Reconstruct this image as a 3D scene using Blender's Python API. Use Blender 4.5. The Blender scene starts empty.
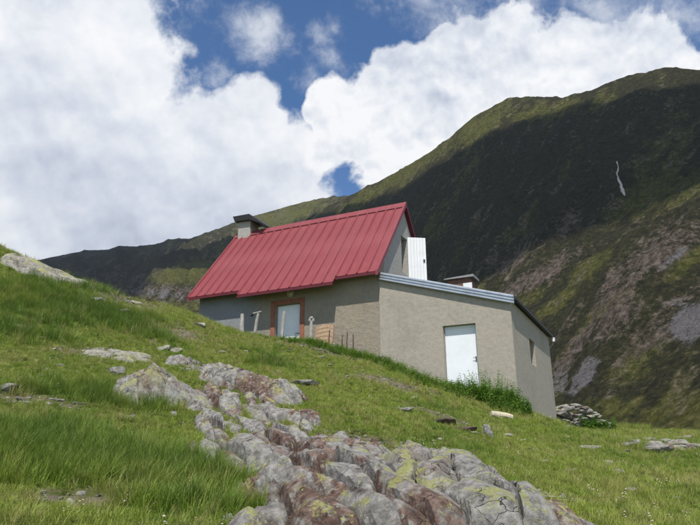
import bpy, bmesh, math, random
import numpy as np
from mathutils import Matrix, Vector

random.seed(7)
RNG = np.random.default_rng(11)
scn = bpy.context.scene
COL = scn.collection

# ------------------------------------------------------------------ camera
F, PITCH, ROLL = 615.2, 0.3015, 0.0066          # focal length in photo pixels (700 wide)
EYE = np.array([0.0, 0.0, 1.6])
cam_d = bpy.data.cameras.new('camera')
cam_d.sensor_width = 36.0
cam_d.lens = F / 700.0 * 36.0
cam_d.clip_start = 0.1
cam_d.clip_end = 8000.0
cam = bpy.data.objects.new('camera', cam_d)
COL.objects.link(cam)
cam.matrix_world = (Matrix.Translation(Vector(EYE)) @ Matrix.Rotation(math.radians(90) + PITCH, 4, 'X')
                    @ Matrix.Rotation(-ROLL, 4, 'Z'))
scn.camera = cam
scn.cycles.max_bounces = 6
scn.cycles.diffuse_bounces = 3
scn.cycles.transmission_bounces = 3
scn.render.resolution_x, scn.render.resolution_y = 1024, 768
vs = scn.view_settings
vs.view_transform = 'Standard'
vs.look = 'None'
vs.gamma = 1.0
vs.exposure = 0.06


def ray(px, py):
    """direction through a photo pixel (arrays allowed), y component = forward distance 1-ish"""
    X = np.asarray(px, float) - 350.0
    Y = np.asarray(py, float) - 262.5
    c, s = math.cos(ROLL), math.sin(ROLL)
    X, Y = X * c - Y * s, X * s + Y * c
    a, b = X / F, -Y / F
    return np.stack([a, math.cos(PITCH) - b * math.sin(PITCH), math.sin(PITCH) + b * math.cos(PITCH)], -1)


def at(px, py, Y):
    """point on the pixel's ray at forward distance Y"""
    r = ray(px, py)
    return EYE + r * (np.asarray(Y, float) / r[..., 1])[..., None]


def topix(P):
    P = np.asarray(P, float) - EYE
    yc = P[..., 1] * math.cos(PITCH) + P[..., 2] * math.sin(PITCH)
    zc = -P[..., 1] * math.sin(PITCH) + P[..., 2] * math.cos(PITCH)
    yc = np.where(yc < 0.05, 0.05, yc)
    X, Y = F * P[..., 0] / yc, -F * zc / yc
    c, s = math.cos(ROLL), math.sin(ROLL)
    return 350 + X * c + Y * s, 262.5 - X * s + Y * c


# building frame: u along the facade (right), v into the building
YAW = 0.453
O = np.array([0.9343, 19.0045, 2.6364 + EYE[2]])
U = np.array([math.cos(YAW), -math.sin(YAW), 0.0])
V = np.array([math.sin(YAW), math.cos(YAW), 0.0])

# ------------------------------------------------------------------ sun and sky
SUN_EL = math.radians(59.5)
_h = -V * math.cos(math.radians(22)) + U * math.sin(math.radians(22))
SUN = np.array([_h[0] * math.cos(SUN_EL), _h[1] * math.cos(SUN_EL), math.sin(SUN_EL)])   # towards the sun
sun_d = bpy.data.lights.new('sun', 'SUN')
sun_d.energy = 5.0
sun_d.angle = math.radians(0.53)
sun_d.color = (1.0, 0.955, 0.89)
sun = bpy.data.objects.new('sun', sun_d)
COL.objects.link(sun)
sun.rotation_euler = Vector(SUN).to_track_quat('Z', 'Y').to_euler()
sun.location = (0, 0, 60)


class NT:
    """small helper for node trees"""
    def __init__(self, tree):
        self.t = tree
        tree.nodes.clear()

    def n(self, kind, **kw):
        nd = self.t.nodes.new(kind)
        for k, v in kw.items():
            if k.startswith('i_'):
                key = k[2:]
                key = int(key) if key.isdigit() else key.replace('_', ' ')
                self.put(nd.inputs[key], v)
            else:
                setattr(nd, k, v)
        return nd

    def put(self, sock, v):
        if hasattr(v, 'is_linked') or hasattr(v, 'links'):
            self.t.links.new(v, sock)
        else:
            sock.default_value = v

    def math(self, op, a, b=0.0, c=0.0, clamp=False):
        nd = self.t.nodes.new('ShaderNodeMath')
        nd.operation = op
        nd.use_clamp = clamp
        for s, v in zip(nd.inputs, (a, b, c)):
            self.put(s, v)
        return nd.outputs[0]

    def vmath(self, op, a, b=None, out=0):
        nd = self.t.nodes.new('ShaderNodeVectorMath')
        nd.operation = op
        self.put(nd.inputs[0], a)
        if b is not None:
            if op == 'SCALE':
                self.put(nd.inputs[3], b)
            else:
                self.put(nd.inputs[1], b)
        return nd.outputs[out]

    def noise(self, vec, scale, detail=6, rough=0.55, dist=0.0, out=0):
        nd = self.t.nodes.new('ShaderNodeTexNoise')
        self.put(nd.inputs['Vector'], vec)
        nd.inputs['Scale'].default_value = scale
        nd.inputs['Detail'].default_value = detail
        nd.inputs['Roughness'].default_value = rough
        nd.inputs['Distortion'].default_value = dist
        return nd.outputs[out]

    def ramp(self, fac, stops, interp='LINEAR'):
        nd = self.t.nodes.new('ShaderNodeValToRGB')
        cr = nd.color_ramp
        cr.interpolation = interp
        while len(cr.elements) < len(stops):
            cr.elements.new(0.5)
        for e, (p, c) in zip(cr.elements, stops):
            e.position = p
            e.color = c if len(c) == 4 else (c[0], c[1], c[2], 1)
        self.put(nd.inputs[0], fac)
        return nd.outputs[0]

    def step(self, v, lo, hi):
        nd = self.t.nodes.new('ShaderNodeMapRange')
        nd.interpolation_type = 'SMOOTHSTEP'
        self.put(nd.inputs[0], v)
        nd.inputs[1].default_value = lo
        nd.inputs[2].default_value = hi
        return nd.outputs[0]

    def mix(self, fac, a, b, blend='MIX'):
        nd = self.t.nodes.new('ShaderNodeMix')
        nd.data_type = 'RGBA'
        nd.blend_type = blend
        self.put(nd.inputs[0], fac)
        for s, v in ((nd.inputs[6], a), (nd.inputs[7], b)):
            if isinstance(v, tuple) and len(v) == 3:
                v = (*v, 1)
            self.put(s, v)
        return nd.outputs[2]


def build_world():
    w = bpy.data.worlds.new('World')
    scn.world = w
    w.use_nodes = True
    w.cycles.sampling_method = 'MANUAL'
    w.cycles.sample_map_resolution = 512
    T = NT(w.node_tree)
    sky = T.n('ShaderNodeTexSky', sky_type='NISHITA', sun_disc=False, sun_elevation=SUN_EL,
              sun_rotation=math.atan2(SUN[0], SUN[1]), altitude=2000.0, air_density=1.0, dust_density=0.2, ozone_density=3.5)
    hs = T.n('ShaderNodeHueSaturation', i_Saturation=1.15, i_Color=sky.outputs[0])
    bg_sky = T.n('ShaderNodeBackground', i_Color=hs.outputs[0], i_Strength=0.145)
    tc = T.n('ShaderNodeTexCoord')
    d = T.vmath('NORMALIZE', tc.outputs['Generated'])
    # warp, so that the cloud outlines billow
    wn = T.n('ShaderNodeTexNoise', noise_dimensions='3D')
    T.put(wn.inputs['Vector'], d)
    wn.inputs['Scale'].default_value = 7.0
    wn.inputs['Detail'].default_value = 3
    wv = T.vmath('SCALE', T.vmath('SUBTRACT', wn.outputs['Color'], (0.5, 0.5, 0.5)), 0.13)
    dw = T.vmath('ADD', d, wv)

    def blobs(lst, vec):
        out = None
        for px, py, r, wt in lst:
            c = ray(px, py)
            c = c / np.linalg.norm(c)
            dist = T.vmath('DISTANCE', vec, tuple(float(x) for x in c), out=1)
            val = T.math('MULTIPLY', T.math('SUBTRACT', 1.0, T.math('DIVIDE', dist, r / F)), wt)
            out = val if out is None else T.math('SMOOTH_MAX', out, val, 0.08)
        return out

    solid = [(-60, 60, 190, 1.3), (20, 130, 135, 1.3), (55, 10, 52, 1.1), (105, 195, 120, 1.2), (200, 195, 95, 1.1),
             (243, 125, 44, .9), (285, 170, 58, .9), (20, 250, 200, 1.2), (200, 260, 120, 1.0), (300, 230, 70, .6)]
    cum = [(350, 120, 48, 1.0), (395, 105, 62, 1.1), (450, 90, 62, 1.1), (500, 75, 72, 1.1), (560, 90, 78, 1.1),
           (625, 75, 62, 1.0), (660, 80, 40, .9), (440, 150, 90, 1.0), (330, 150, 30, .6)]
    wisps = [(265, 32, 36, .75), (190, 25, 34, .22), (332, 28, 26, .5), (338, 58, 20, .4), (305, 80, 18, .25),
             (430, 5, 80, .5), (540, 0, 90, .5), (640, 5, 90, .7), (600, 20, 60, .5), (215, 85, 26, .35)]
    dq = T.vmath('ADD', d, T.vmath('SCALE', wv, 0.35))
    f1 = T.math('SUBTRACT', T.noise(dq, 8.0, 9, .61), 0.5)
    f2 = T.math('SUBTRACT', T.noise(dq, 15.0, 8, .60), 0.5)
    f3 = T.math('SUBTRACT', T.noise(dq, 12.0, 8, .66), 0.5)
    # the rest of the sky goes on with broken cumulus like that in view
    gen = T.math('MULTIPLY', T.math('SUBTRACT', T.noise(d, 2.6, 3, .5), 0.52), 4.0)
    ctr = ray(350, 110)
    ctr = ctr / np.linalg.norm(ctr)
    away = T.step(T.vmath('DISTANCE', d, tuple(float(x) for x in ctr), out=1), 0.62, 0.85)
    gen = T.math('SUBTRACT', T.math('MULTIPLY', T.math('ADD', gen, 1.0), away), 1.0)
    a = T.math('MAXIMUM', blobs(solid, dw), gen)
    den1 = T.math('ADD', a, T.math('MULTIPLY', f1, 1.15))
    m1 = T.step(den1, 0.02, 0.22)
    b = blobs(cum, dw)
    den2 = T.math('ADD', b, T.math('MULTIPLY', f2, 0.75))
    m2 = T.step(den2, 0.02, 0.16)
    c = blobs(wisps, d)
    den3 = T.math('ADD', c, T.math('MULTIPLY', f3, 2.1))
    m3 = T.math('MULTIPLY', T.step(den3, 0.05, 0.95), 0.78)
    mask = T.math('MAXIMUM', T.math('MAXIMUM', m1, m2), m3)
    # light and grey billows
    s1 = T.math('SUBTRACT', T.noise(dq, 9.0, 5, .5), T.noise(T.vmath('ADD', dq, (0.008, 0.0, 0.03)), 9.0, 5, .5))
    s2 = T.math('SUBTRACT', T.noise(dq, 24.0, 4, .5), T.noise(T.vmath('ADD', dq, (0.004, 0.0, 0.012)), 24.0, 4, .5))
    big = T.noise(d, 3.6, 2, .5)
    sh = T.math('ADD', T.math('MULTIPLY', s1, 0.75), T.math('MULTIPLY', s2, 0.30))
    lowgrey = blobs([(130, 250, 150, 1.0), (60, 150, 110, .5), (230, 240, 110, .9), (200, 120, 80, .35), (420, 10, 100, .8), (640, -10, 110, .8), (560, -10, 90, .7)], d)
    low = T.math('MAXIMUM', lowgrey, 0.0)
    br = T.math('ADD', T.math('ADD', 0.86, sh), T.math('MULTIPLY', T.math('SUBTRACT', big, 0.5), 0.35))
    br = T.math('SUBTRACT', br, T.math('MULTIPLY', low, 0.26))
    br = T.math('ADD', br, T.math('MULTIPLY', m2, T.math('ADD', 0.05, T.math('MULTIPLY', s2, .5))))
    ccol = T.ramp(br, [(0.35, (0.36, 0.40, 0.50)), (0.62, (0.60, 0.65, 0.75)), (0.85, (0.82, 0.85, 0.90)), (1.0, (0.95, 0.955, 0.97))])
    bg_cl = T.n('ShaderNodeBackground', i_Color=ccol, i_Strength=1.0)
    mx = T.n('ShaderNodeMixShader', i_0=mask, i_1=bg_sky.outputs[0], i_2=bg_cl.outputs[0])
    out = T.n('ShaderNodeOutputWorld', i_Surface=mx.outputs[0])


build_world()

# ------------------------------------------------------------------ numpy noise
_PERM = np.random.default_rng(3).random(1 << 16)


def _hash(ix, iy, iz, seed):
    h = (ix.astype(np.int64) * 374761393 + iy.astype(np.int64) * 668265263 + iz.astype(np.int64) * 2147483647 + seed * 974634541)
    h = (h ^ (h >> 13)) * 1274126177
    h = h ^ (h >> 16)
    return _PERM[h & 65535]


def vnoise(P, seed=0):
    P = np.asarray(P, float)
    if P.shape[-1] == 2:
        P = np.concatenate([P, np.zeros(P.shape[:-1] + (1,))], -1)
        flat = True
    else:
        flat = False
    i = np.floor(P).astype(np.int64)
    f = P - i
    f = f * f * f * (f * (f * 6 - 15) + 10)
    r = 0.0
    for dz in ((0,) if flat else (0, 1)):
        wz = 1.0 if flat else (f[..., 2] if dz else 1 - f[..., 2])
        for dy in (0, 1):
            wy = f[..., 1] if dy else 1 - f[..., 1]
            for dx in (0, 1):
                wx = f[..., 0] if dx else 1 - f[..., 0]
                r = r + wx * wy * wz * _hash(i[..., 0] + dx, i[..., 1] + dy, i[..., 2] + dz, seed)
    return r * 2 - 1


def fbm(P, octv=5, lac=2.03, gain=0.5, seed=0, ridged=False):
    P = np.asarray(P, float)
    a, s, n = 0.0, 1.0, 0.0
    for k in range(octv):
        v = vnoise(P + 17.3 * k, seed + k)
        if ridged:
            v = 1 - 2 * np.abs(v)
        a = a + v * s
        n += s
        s *= gain
        P = P * lac
    return a / n


def tps_fit(X, Z, smooth=0.0):
    n, k = X.shape
    d2 = ((X[:, None] - X[None]) ** 2).sum(-1)
    K = 0.5 * d2 * np.log(d2 + 1e-9)
    Pm = np.concatenate([np.ones((n, 1)), X], 1)
    A = np.zeros((n + k + 1, n + k + 1))
    A[:n, :n] = K + smooth * np.eye(n)
    A[:n, n:] = Pm
    A[n:, :n] = Pm.T
    w = np.linalg.solve(A, np.concatenate([Z, np.zeros(k + 1)]))
    return X, w


def tps_eval(fit, Q):
    X, w = fit
    sh = Q.shape[:-1]
    q = Q.reshape(-1, Q.shape[-1])
    out = np.empty(len(q))
    for i in range(0, len(q), 20000):
        c = q[i:i + 20000]
        d2 = ((c[:, None] - X[None]) ** 2).sum(-1)
        out[i:i + 20000] = (0.5 * d2 * np.log(d2 + 1e-9)) @ w[:len(X)] + w[len(X)] + c @ w[len(X) + 1:]
    return out.reshape(sh)


# ------------------------------------------------------------------ near ground
def facade_pt(px, py, v):
    r = ray(px, py)
    o = O - EYE + V * v
    return EYE + r * ((o @ V) / (r @ V))


ctrl = [at(*p) for p in [
    (0, 525, 5.2), (120, 525, 5.3), (350, 525, 5.7), (540, 525, 6.4), (700, 525, 7.3),
    (0, 470, 6.9), (0, 440, 8), (0, 400, 10), (0, 360, 12.2), (0, 320, 14.5), (0, 280, 17), (0, 246, 19.3),
    (60, 274, 19.8), (110, 296, 20.2), (150, 310, 20.6), (-120, 200, 18.5), (-120, 300, 14), (-120, 420, 8.5),
    (100, 470, 7.2), (100, 420, 9.6), (100, 380, 11.8), (100, 340, 14.8),
    (200, 480, 7.2), (200, 420, 10.5), (200, 380, 13), (200, 350, 16.0),
    (300, 480, 7.4), (300, 430, 10.4), (300, 390, 13.5), (300, 362, 16.5),
    (400, 480, 7.9), (400, 430, 11.2), (400, 398, 14.5),
    (500, 480, 8.6), (500, 445, 11.8), (500, 422, 15),
    (600, 490, 9.0), (600, 457, 12.8), (600, 437, 18.5),
    (700, 490, 9.7), (700, 462, 13.2), (700, 444, 19), (820, 470, 13), (820, 445, 22)]]
ctrl += [np.array(p, float) for p in [(0, 0, 0), (-4, 0, 0.1), (4, 0, -.2), (0, -6, -1.0), (-12, -4, .8), (12, -4, -1.6), (2.2, 2.6, 0.45), (-2.2, 2.6, 0.6)]]
# rim of the terrace in front of the hut, then the foot of the walls
for px, py, v in [(185, 319, -1.2), (198, 320, -1.35), (240, 335, -1.4), (273, 341, -1.35), (304, 344, -1.2), (330, 350, -1.0),
                  (356, 357, -.7), (382, 362, -.35), (425, 382, -.25), (449, 391, -.25), (480, 396, -.25), (520, 412, -.25)]:
    ctrl.append(facade_pt(px, py, v))
for u, v, z in [(-7.5, .3, .95), (-5.5, 0, .6), (-3.4, 0, .35), (-1.5, 0, .25), (-7.5, 5, 1.2), (-3.5, 5, .3), (0, 4.0, -.4), (3, 4, -1.4),
                (4.07, 6.8, -1.78), (4.07, 3.5, -1.85), (4.5, 7.5, -1.8)]:
    ctrl.append(O + U * u + V * v + np.array([0, 0, z]))
# rim of the meadow, and the slope that falls away behind it
for px, py, Y, dz in [(600, 429, 25, 0), (650, 431, 26, 0), (700, 434, 27, 0), (800, 440, 27, 0), (600, 429, 34, -2.6), (700, 434, 36, -3.2), (820, 440, 36, -3.6),
                      (0, 246, 24, -2.6), (60, 274, 24.5, -2.4), (130, 304, 25.5, -2.6), (-120, 200, 24, -2.4), (600, 429, 46, -9), (800, 440, 46, -10), (0, 246, 36, -10), (150, 304, 38, -10), (350, 380, 42, -8)]:
    p = at(px, py, Y)
    p[2] += dz
    ctrl.append(p)
ctrl = np.array(ctrl)
GFIT = tps_fit(ctrl[:, :2], ctrl[:, 2], 0.25)


def ground_s(x, y):
    """smooth ground height"""
    return tps_eval(GFIT, np.stack([np.asarray(x, float), np.asarray(y, float)], -1))


def ground(x, y):
    x = np.asarray(x, float)
    y = np.asarray(y, float)
    Q = np.stack([x, y], -1)
    z = ground_s(x, y)
    return z + 0.085 * fbm(Q * 0.75, 4, seed=5) + 0.05 * np.maximum(fbm(Q * 2.7, 3, seed=9), -.3)


def hit(px, py, lo=3.0, hi=40.0):
    """where the ray of a pixel meets the near ground"""
    r = ray(px, py)
    r = r / r[1]
    Y = np.linspace(lo, hi, 500)
    P = EYE + r[None] * Y[:, None]
    below = P[:, 2] <= ground(P[:, 0], P[:, 1])
    k = int(np.argmax(below)) if below.any() else None
    if k is None:
        g = P[:, 2] - ground(P[:, 0], P[:, 1])
        k = int(np.argmin(g))
    p = P[k].copy()
    p[2] = float(ground(p[0], p[1]))
    return p


# ------------------------------------------------------------------ object helpers
def mesh_np(name, verts, faces, smooth=False):
    """verts (n,3), faces (m,3|4) arrays"""
    me = bpy.data.meshes.new(name)
    verts = np.asarray(verts, np.float32)
    faces = np.asarray(faces, np.int32)
    k = faces.shape[1]
    me.vertices.add(len(verts))
    me.vertices.foreach_set('co', verts.ravel())
    me.loops.add(faces.size)
    me.loops.foreach_set('vertex_index', faces.ravel())
    me.polygons.add(len(faces))
    me.polygons.foreach_set('loop_start', np.arange(0, faces.size, k, dtype=np.int32))
    me.polygons.foreach_set('loop_total', np.full(len(faces), k, np.int32))
    me.polygons.foreach_set('use_smooth', np.full(len(faces), smooth, bool))
    me.update(calc_edges=True)
    return me


def link(name, me, mat=None, parent=None, **props):
    o = bpy.data.objects.new(name, me)
    COL.objects.link(o)
    if mat is not None and me is not None and not me.materials:
        me.materials.append(mat)
    if parent is not None:
        o.parent = parent
    for k, v in props.items():
        o[k] = v
    return o


def empty(name, loc, rotz=0.0, **props):
    o = bpy.data.objects.new(name, None)
    COL.objects.link(o)
    o.empty_display_size = 0.2
    o.location = loc
    o.rotation_euler = (0, 0, rotz)
    for k, v in props.items():
        o[k] = v
    return o


class MB:
    """collects simple solids into one mesh"""
    def __init__(self):
        self.bm = bmesh.new()

    def hexa(self, p):
        v = [self.bm.verts.new(tuple(float(c) for c in q)) for q in p]
        for f in ((0, 3, 2, 1), (4, 5, 6, 7), (0, 1, 5, 4), (1, 2, 6, 5), (2, 3, 7, 6), (3, 0, 4, 7)):
            self.bm.faces.new([v[i] for i in f])
        return self

    def box(self, x0, x1, y0, y1, z0, z1):
        return self.hexa([(x0, y0, z0), (x1, y0, z0), (x1, y1, z0), (x0, y1, z0), (x0, y0, z1), (x1, y0, z1), (x1, y1, z1), (x0, y1, z1)])

    def prism(self, poly, axis, a, b):
        """poly: list of 2-d points, extruded along axis 'x' / 'y' / 'z' from a to b"""
        def P(q, t):
            return {'x': (t, q[0], q[1]), 'y': (q[0], t, q[1]), 'z': (q[0], q[1], t)}[axis]
        lo = [self.bm.verts.new(P(q, a)) for q in poly]
        hi = [self.bm.verts.new(P(q, b)) for q in poly]
        self.bm.faces.new(lo)
        self.bm.faces.new(hi[::-1])
        n = len(poly)
        for i in range(n):
            self.bm.faces.new([lo[i], hi[i], hi[(i + 1) % n], lo[(i + 1) % n]])
        return self

    def tube(self, pts, rad, seg=8, jitter=0.0):
        pts = [Vector(p) for p in pts]
        rings = []
        for i, p in enumerate(pts):
            d = (pts[min(i + 1, len(pts) - 1)] - pts[max(i - 1, 0)]).normalized()
            a = d.orthogonal().normalized()
            b = d.cross(a)
            r = rad[i] if isinstance(rad, (list, tuple)) else rad
            rings.append([self.bm.verts.new(p + (a * math.cos(2 * math.pi * k / seg) + b * math.sin(2 * math.pi * k / seg)) * r * (1 + random.uniform(-jitter, jitter))) for k in range(seg)])
        for r0, r1 in zip(rings, rings[1:]):
            for k in range(seg):
                self.bm.faces.new([r0[k], r0[(k + 1) % seg], r1[(k + 1) % seg], r1[k]])
        self.bm.faces.new(rings[0][::-1])
        self.bm.faces.new(rings[-1])
        return self

    def build(self, name, mat, parent=None, bevel=0.0, smooth=False, **props):
        bmesh.ops.recalc_face_normals(self.bm, faces=self.bm.faces)
        if bevel:
            bmesh.ops.bevel(self.bm, geom=list(self.bm.edges), offset=bevel, segments=1, affect='EDGES', clamp_overlap=True)
        me = bpy.data.meshes.new(name)
        self.bm.to_mesh(me)
        self.bm.free()
        if smooth:
            me.polygons.foreach_set('use_smooth', np.ones(len(me.polygons), bool))
        return link(name, me, mat, parent, **props)


def new_mat(name):
    m = bpy.data.materials.new(name)
    m.use_nodes = True
    return m, NT(m.node_tree)


def finish(T, color, rough=0.8, bump=None, bump_strength=0.4, bump_dist=0.02, metallic=0.0, spec=0.5, translucent=None):
    p = T.n('ShaderNodeBsdfPrincipled', i_Roughness=rough, i_Metallic=metallic)
    p.inputs['Specular IOR Level'].default_value = spec
    if isinstance(color, tuple) and len(color) == 3:
        color = (*color, 1)
    T.put(p.inputs['Base Color'], color)
    if bump is not None:
        b = T.n('ShaderNodeBump', i_Strength=bump_strength, i_Distance=bump_dist, i_Height=bump)
        T.put(p.inputs['Normal'], b.outputs[0])
    sh = p.outputs[0]
    if translucent is not None:
        tr = T.n('ShaderNodeBsdfTranslucent')
        T.put(tr.inputs[0], color)
        sh = T.n('ShaderNodeMixShader', i_0=translucent, i_1=sh, i_2=tr.outputs[0]).outputs[0]
    T.n('ShaderNodeOutputMaterial', i_Surface=sh)


def obj_co(T):
    return T.n('ShaderNodeTexCoord').outputs['Object']


def plain_mat(name, col, rough=.7, var=.15, scale=6.0, bump=0.0, metallic=0.0, spec=.5, stain=None):
    m, T = new_mat(name)
    co = obj_co(T)
    n = T.noise(co, scale, 6, .6)
    lo = tuple(c * (1 - var) for c in col)
    hi = tuple(min(1, c * (1 + var)) for c in col)
    c = T.ramp(n, [(0.3, lo), (0.7, hi)])
    if stain:
        s = T.step(T.noise(co, scale * .4, 8, .7), .52, .72)
        c = T.mix(T.math('MULTIPLY', s, .7), c, stain)
    finish(T, c, rough, T.noise(co, scale * 8, 6, .65) if bump else None, bump, .01, metallic, spec)
    return m


# ------------------------------------------------------------------ materials of the ground, rocks and plants
def ground_mat():
    m, T = new_mat('turf')
    co = obj_co(T)
    n1 = T.noise(co, 0.9, 8, .6)
    n2 = T.noise(co, 7.0, 8, .65)
    n3 = T.noise(co, 2.6, 6, .6, .4)
    green = T.ramp(n2, [(.30, (.048, .064, .014)), (.55, (.120, .150, .028)), (.75, (.205, .215, .056))])
    dry = T.ramp(n2, [(.30, (.075, .055, .030)), (.6, (.17, .14, .075)), (.8, (.25, .21, .14))])
    c = T.mix(T.step(n3, .52, .70), green, dry)
    at_ = T.n('ShaderNodeAttribute', attribute_name='bare')
    c = T.mix(T.math('MULTIPLY', at_.outputs['Fac'], T.step(n2, .35, .6)), c, T.ramp(n2, [(.3, (.06, .042, .032)), (.7, (.20, .16, .125))]))
    finish(T, c, .95, T.math('ADD', T.noise(co, 18, 8, .7), T.math('MULTIPLY', n2, .7)), .9, .05, spec=.15)
    return m


def rock_mat(name='lichen_rock', lichen=0.5, purple=0.5, pale=0.0):
    m, T = new_mat(name)
    g = T.n('ShaderNodeNewGeometry')
    co = g.outputs['Position']
    n1 = T.noise(co, 2.4, 8, .62, .3)
    n2 = T.noise(co, 9.0, 9, .68)
    n3 = T.noise(co, 34.0, 6, .7)
    grey = T.ramp(n2, [(.28, (.050, .047, .043)), (.44, (.175, .166, .152)), (.60, (.31, .295, .272)), (.78, (.47, .455, .43))])
    pur = T.ramp(n2, [(.30, (.036, .023, .019)), (.50, (.135, .085, .066)), (.74, (.30, .215, .175))])
    att = T.n('ShaderNodeAttribute', attribute_name='hue')
    pm = T.math('ADD', T.math('MULTIPLY', att.outputs['Fac'], .75), T.math('MULTIPLY', T.math('SUBTRACT', n1, .42), 3.0))
    pm = T.step(pm, .72 - .25 * purple, 1.15 - .25 * purple)
    c = T.mix(T.math('MULTIPLY', pm, min(1, purple * 1.7)), grey, pur)
    if pale:
        c = T.mix(pale, c, T.ramp(n2, [(.3, (.20, .19, .14)), (.7, (.46, .43, .34))]))
    # crusty lichens: sulphur yellow and pale grey-white, on upward faces
    nz = T.n('ShaderNodeSeparateXYZ', i_0=g.outputs['Normal']).outputs[2]
    upf = T.step(nz, .1, .75)
    ly = T.step(T.math('ADD', T.noise(co, 3.1, 8, .7, .5), T.math('MULTIPLY', T.math('SUBTRACT', n3, .5), .55)), .635 - .16 * lichen, .69 - .16 * lichen)
    vor = T.n('ShaderNodeTexVoronoi', feature='F1')
    T.put(vor.inputs['Vector'], T.vmath('ADD', co, T.vmath('SCALE', T.n('ShaderNodeTexNoise', i_Vector=co, i_Scale=12.0).outputs['Color'], .08)))
    vor.inputs['Scale'].default_value = 11.0
    spots = T.math('MULTIPLY', T.step(vor.outputs['Distance'], .34, .20), T.step(T.noise(co, 1.7, 4, .6), .46, .6))
    lw = T.math('MAXIMUM', T.math('MULTIPLY', T.step(T.noise(T.vmath('ADD', co, (7.1, 3.3, 1.2)), 4.0, 8, .7), .55, .63), .75), T.math('MULTIPLY', spots, .8))
    c = T.mix(T.math('MULTIPLY', lw, .75), c, T.ramp(n3, [(.3, (.27, .275, .25)), (.7, (.46, .465, .43))]))
    c = T.mix(T.math('MULTIPLY', T.math('MULTIPLY', ly, upf), .85), c, T.ramp(n3, [(.3, (.17, .178, .055)), (.55, (.31, .315, .10)), (.75, (.45, .45, .21))]))
    # hairline cracks
    vc = T.n('ShaderNodeTexVoronoi', feature='DISTANCE_TO_EDGE')
    T.put(vc.inputs['Vector'], T.vmath('ADD', T.vmath('MULTIPLY', co, (1.3, .7, 1.9)), T.vmath('SCALE', T.n('ShaderNodeTexNoise', i_Vector=co, i_Scale=3.0, i_Detail=5.0).outputs['Color'], .55)))
    vc.inputs['Scale'].default_value = 3.2
    crk = T.step(vc.outputs['Distance'], .020, .003)
    crk = T.math('MULTIPLY', crk, T.step(T.noise(co, 2.4, 4, .6), .52, .62))
    c = T.mix(T.math('MULTIPLY', crk, .85), c, (.022, .018, .015))
    hgt_n = T.math('ADD', T.math('MULTIPLY', n2, 1.0), T.math('MULTIPLY', n3, .6))
    finish(T, c, .92, T.math('SUBTRACT', hgt_n, T.math('MULTIPLY', crk, 1.2)), .95, .04, spec=.25)
    return m


def blade_mat(name, dark, light, tip):
    """grass: the tint of each tuft comes from its own attribute, paler towards the tips"""
    m, T = new_mat(name)
    tint = T.n('ShaderNodeAttribute', attribute_name='tint', attribute_type='INSTANCER')
    sep = T.n('ShaderNodeSeparateColor', i_0=tint.outputs['Color'])
    tip_a = T.n('ShaderNodeAttribute', attribute_name='tip')
    c = T.mix(sep.outputs[0], dark, light)
    c = T.mix(sep.outputs[1], c, (.33, .27, .12))
    c = T.mix(T.math('MULTIPLY', tip_a.outputs['Fac'], .55), c, T.mix(.5, c, tip))
    finish(T, c, .55, spec=.3, translucent=.35)
    return m


M_GROUND = ground_mat()
M_ROCK = rock_mat('lichen_rock', .55, .55)
M_ROCKP = rock_mat('pale_lichen_rock', .62, .15, .45)
M_ROCKH = rock_mat('mossy_lichen_rock', .85, .4, .0)
M_ROCKB = rock_mat('brown_bedrock', .42, .85)
M_ROCKY = rock_mat('yellow_lichen_rock', .80, .35)
M_ROCKL = rock_mat('tan_ledge_rock', .80, .15, .35)
M_ROCKG = rock_mat('grey_rock', .12, .2, .1)
M_GRASS = blade_mat('grass_blade', (.040, .122, .006), (.265, .350, .032), (.46, .52, .13))

# ------------------------------------------------------------------ meadow (near ground)
def axis(lo, hi, a, b, fine, coarse):
    """fine spacing between a and b, growing outside"""
    mid = list(np.arange(a, b, fine))
    left, s, x = [], fine, a
    while x > lo:
        s = min(coarse, s * 1.12)
        x -= s
        left.append(x)
    right, s, x = [], fine, mid[-1]
    while x < hi:
        s = min(coarse, s * 1.12)
        x += s
        right.append(x)
    return np.array(left[::-1] + mid + right)


BARE = []          # world ellipses (x, y, rx, ry) of trampled, stony or bare earth
for px, py, rx, ry in [(330, 352, 1.4, .4), (430, 412, .5, .25), (455, 420, .55, .3), (395, 385, 1.2, .6), (100, 352, .8, .5), (40, 402, .9, .3),
                       (70, 500, .6, .3), (560, 498, .5, .2), (120, 300, 1.2, .8), (665, 446, 1.3, .7), (180, 335, .8, .5), (350, 440, .8, .5), (20, 330, .5, .3)]:
    p = hit(px, py)
    BARE.append((p[0], p[1], rx, ry))


def bare_at(x, y):
    r = np.zeros_like(np.asarray(x, float))
    w = 0.35 * fbm(np.stack([x, y], -1) * 2.2, 3, seed=31)
    for bx, by, rx, ry in BARE:
        d = np.hypot((x - bx) / rx, (y - by) / ry)
        r = np.maximum(r, np.clip(1.35 - d + w * 1.6, 0, 1))
    return r


def build_meadow():
    xs = axis(-34, 40, -13, 13, .075, 1.5)
    ys = axis(-12, 50, 3.5, 26, .075, 1.5)
    X, Y = np.meshgrid(xs, ys)
    Z = ground(X, Y)
    n, k = X.shape
    idx = np.arange(n * k).reshape(n, k)
    f = np.stack([idx[:-1, :-1], idx[:-1, 1:], idx[1:, 1:], idx[1:, :-1]], -1).reshape(-1, 4)
    me = mesh_np('meadow', np.stack([X, Y, Z], -1).reshape(-1, 3), f, True)
    a = me.attributes.new('bare', 'FLOAT', 'POINT')
    a.data.foreach_set('value', bare_at(X, Y).ravel().astype(np.float32))
    link('meadow', me, M_GROUND, kind='structure')


build_meadow()


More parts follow.
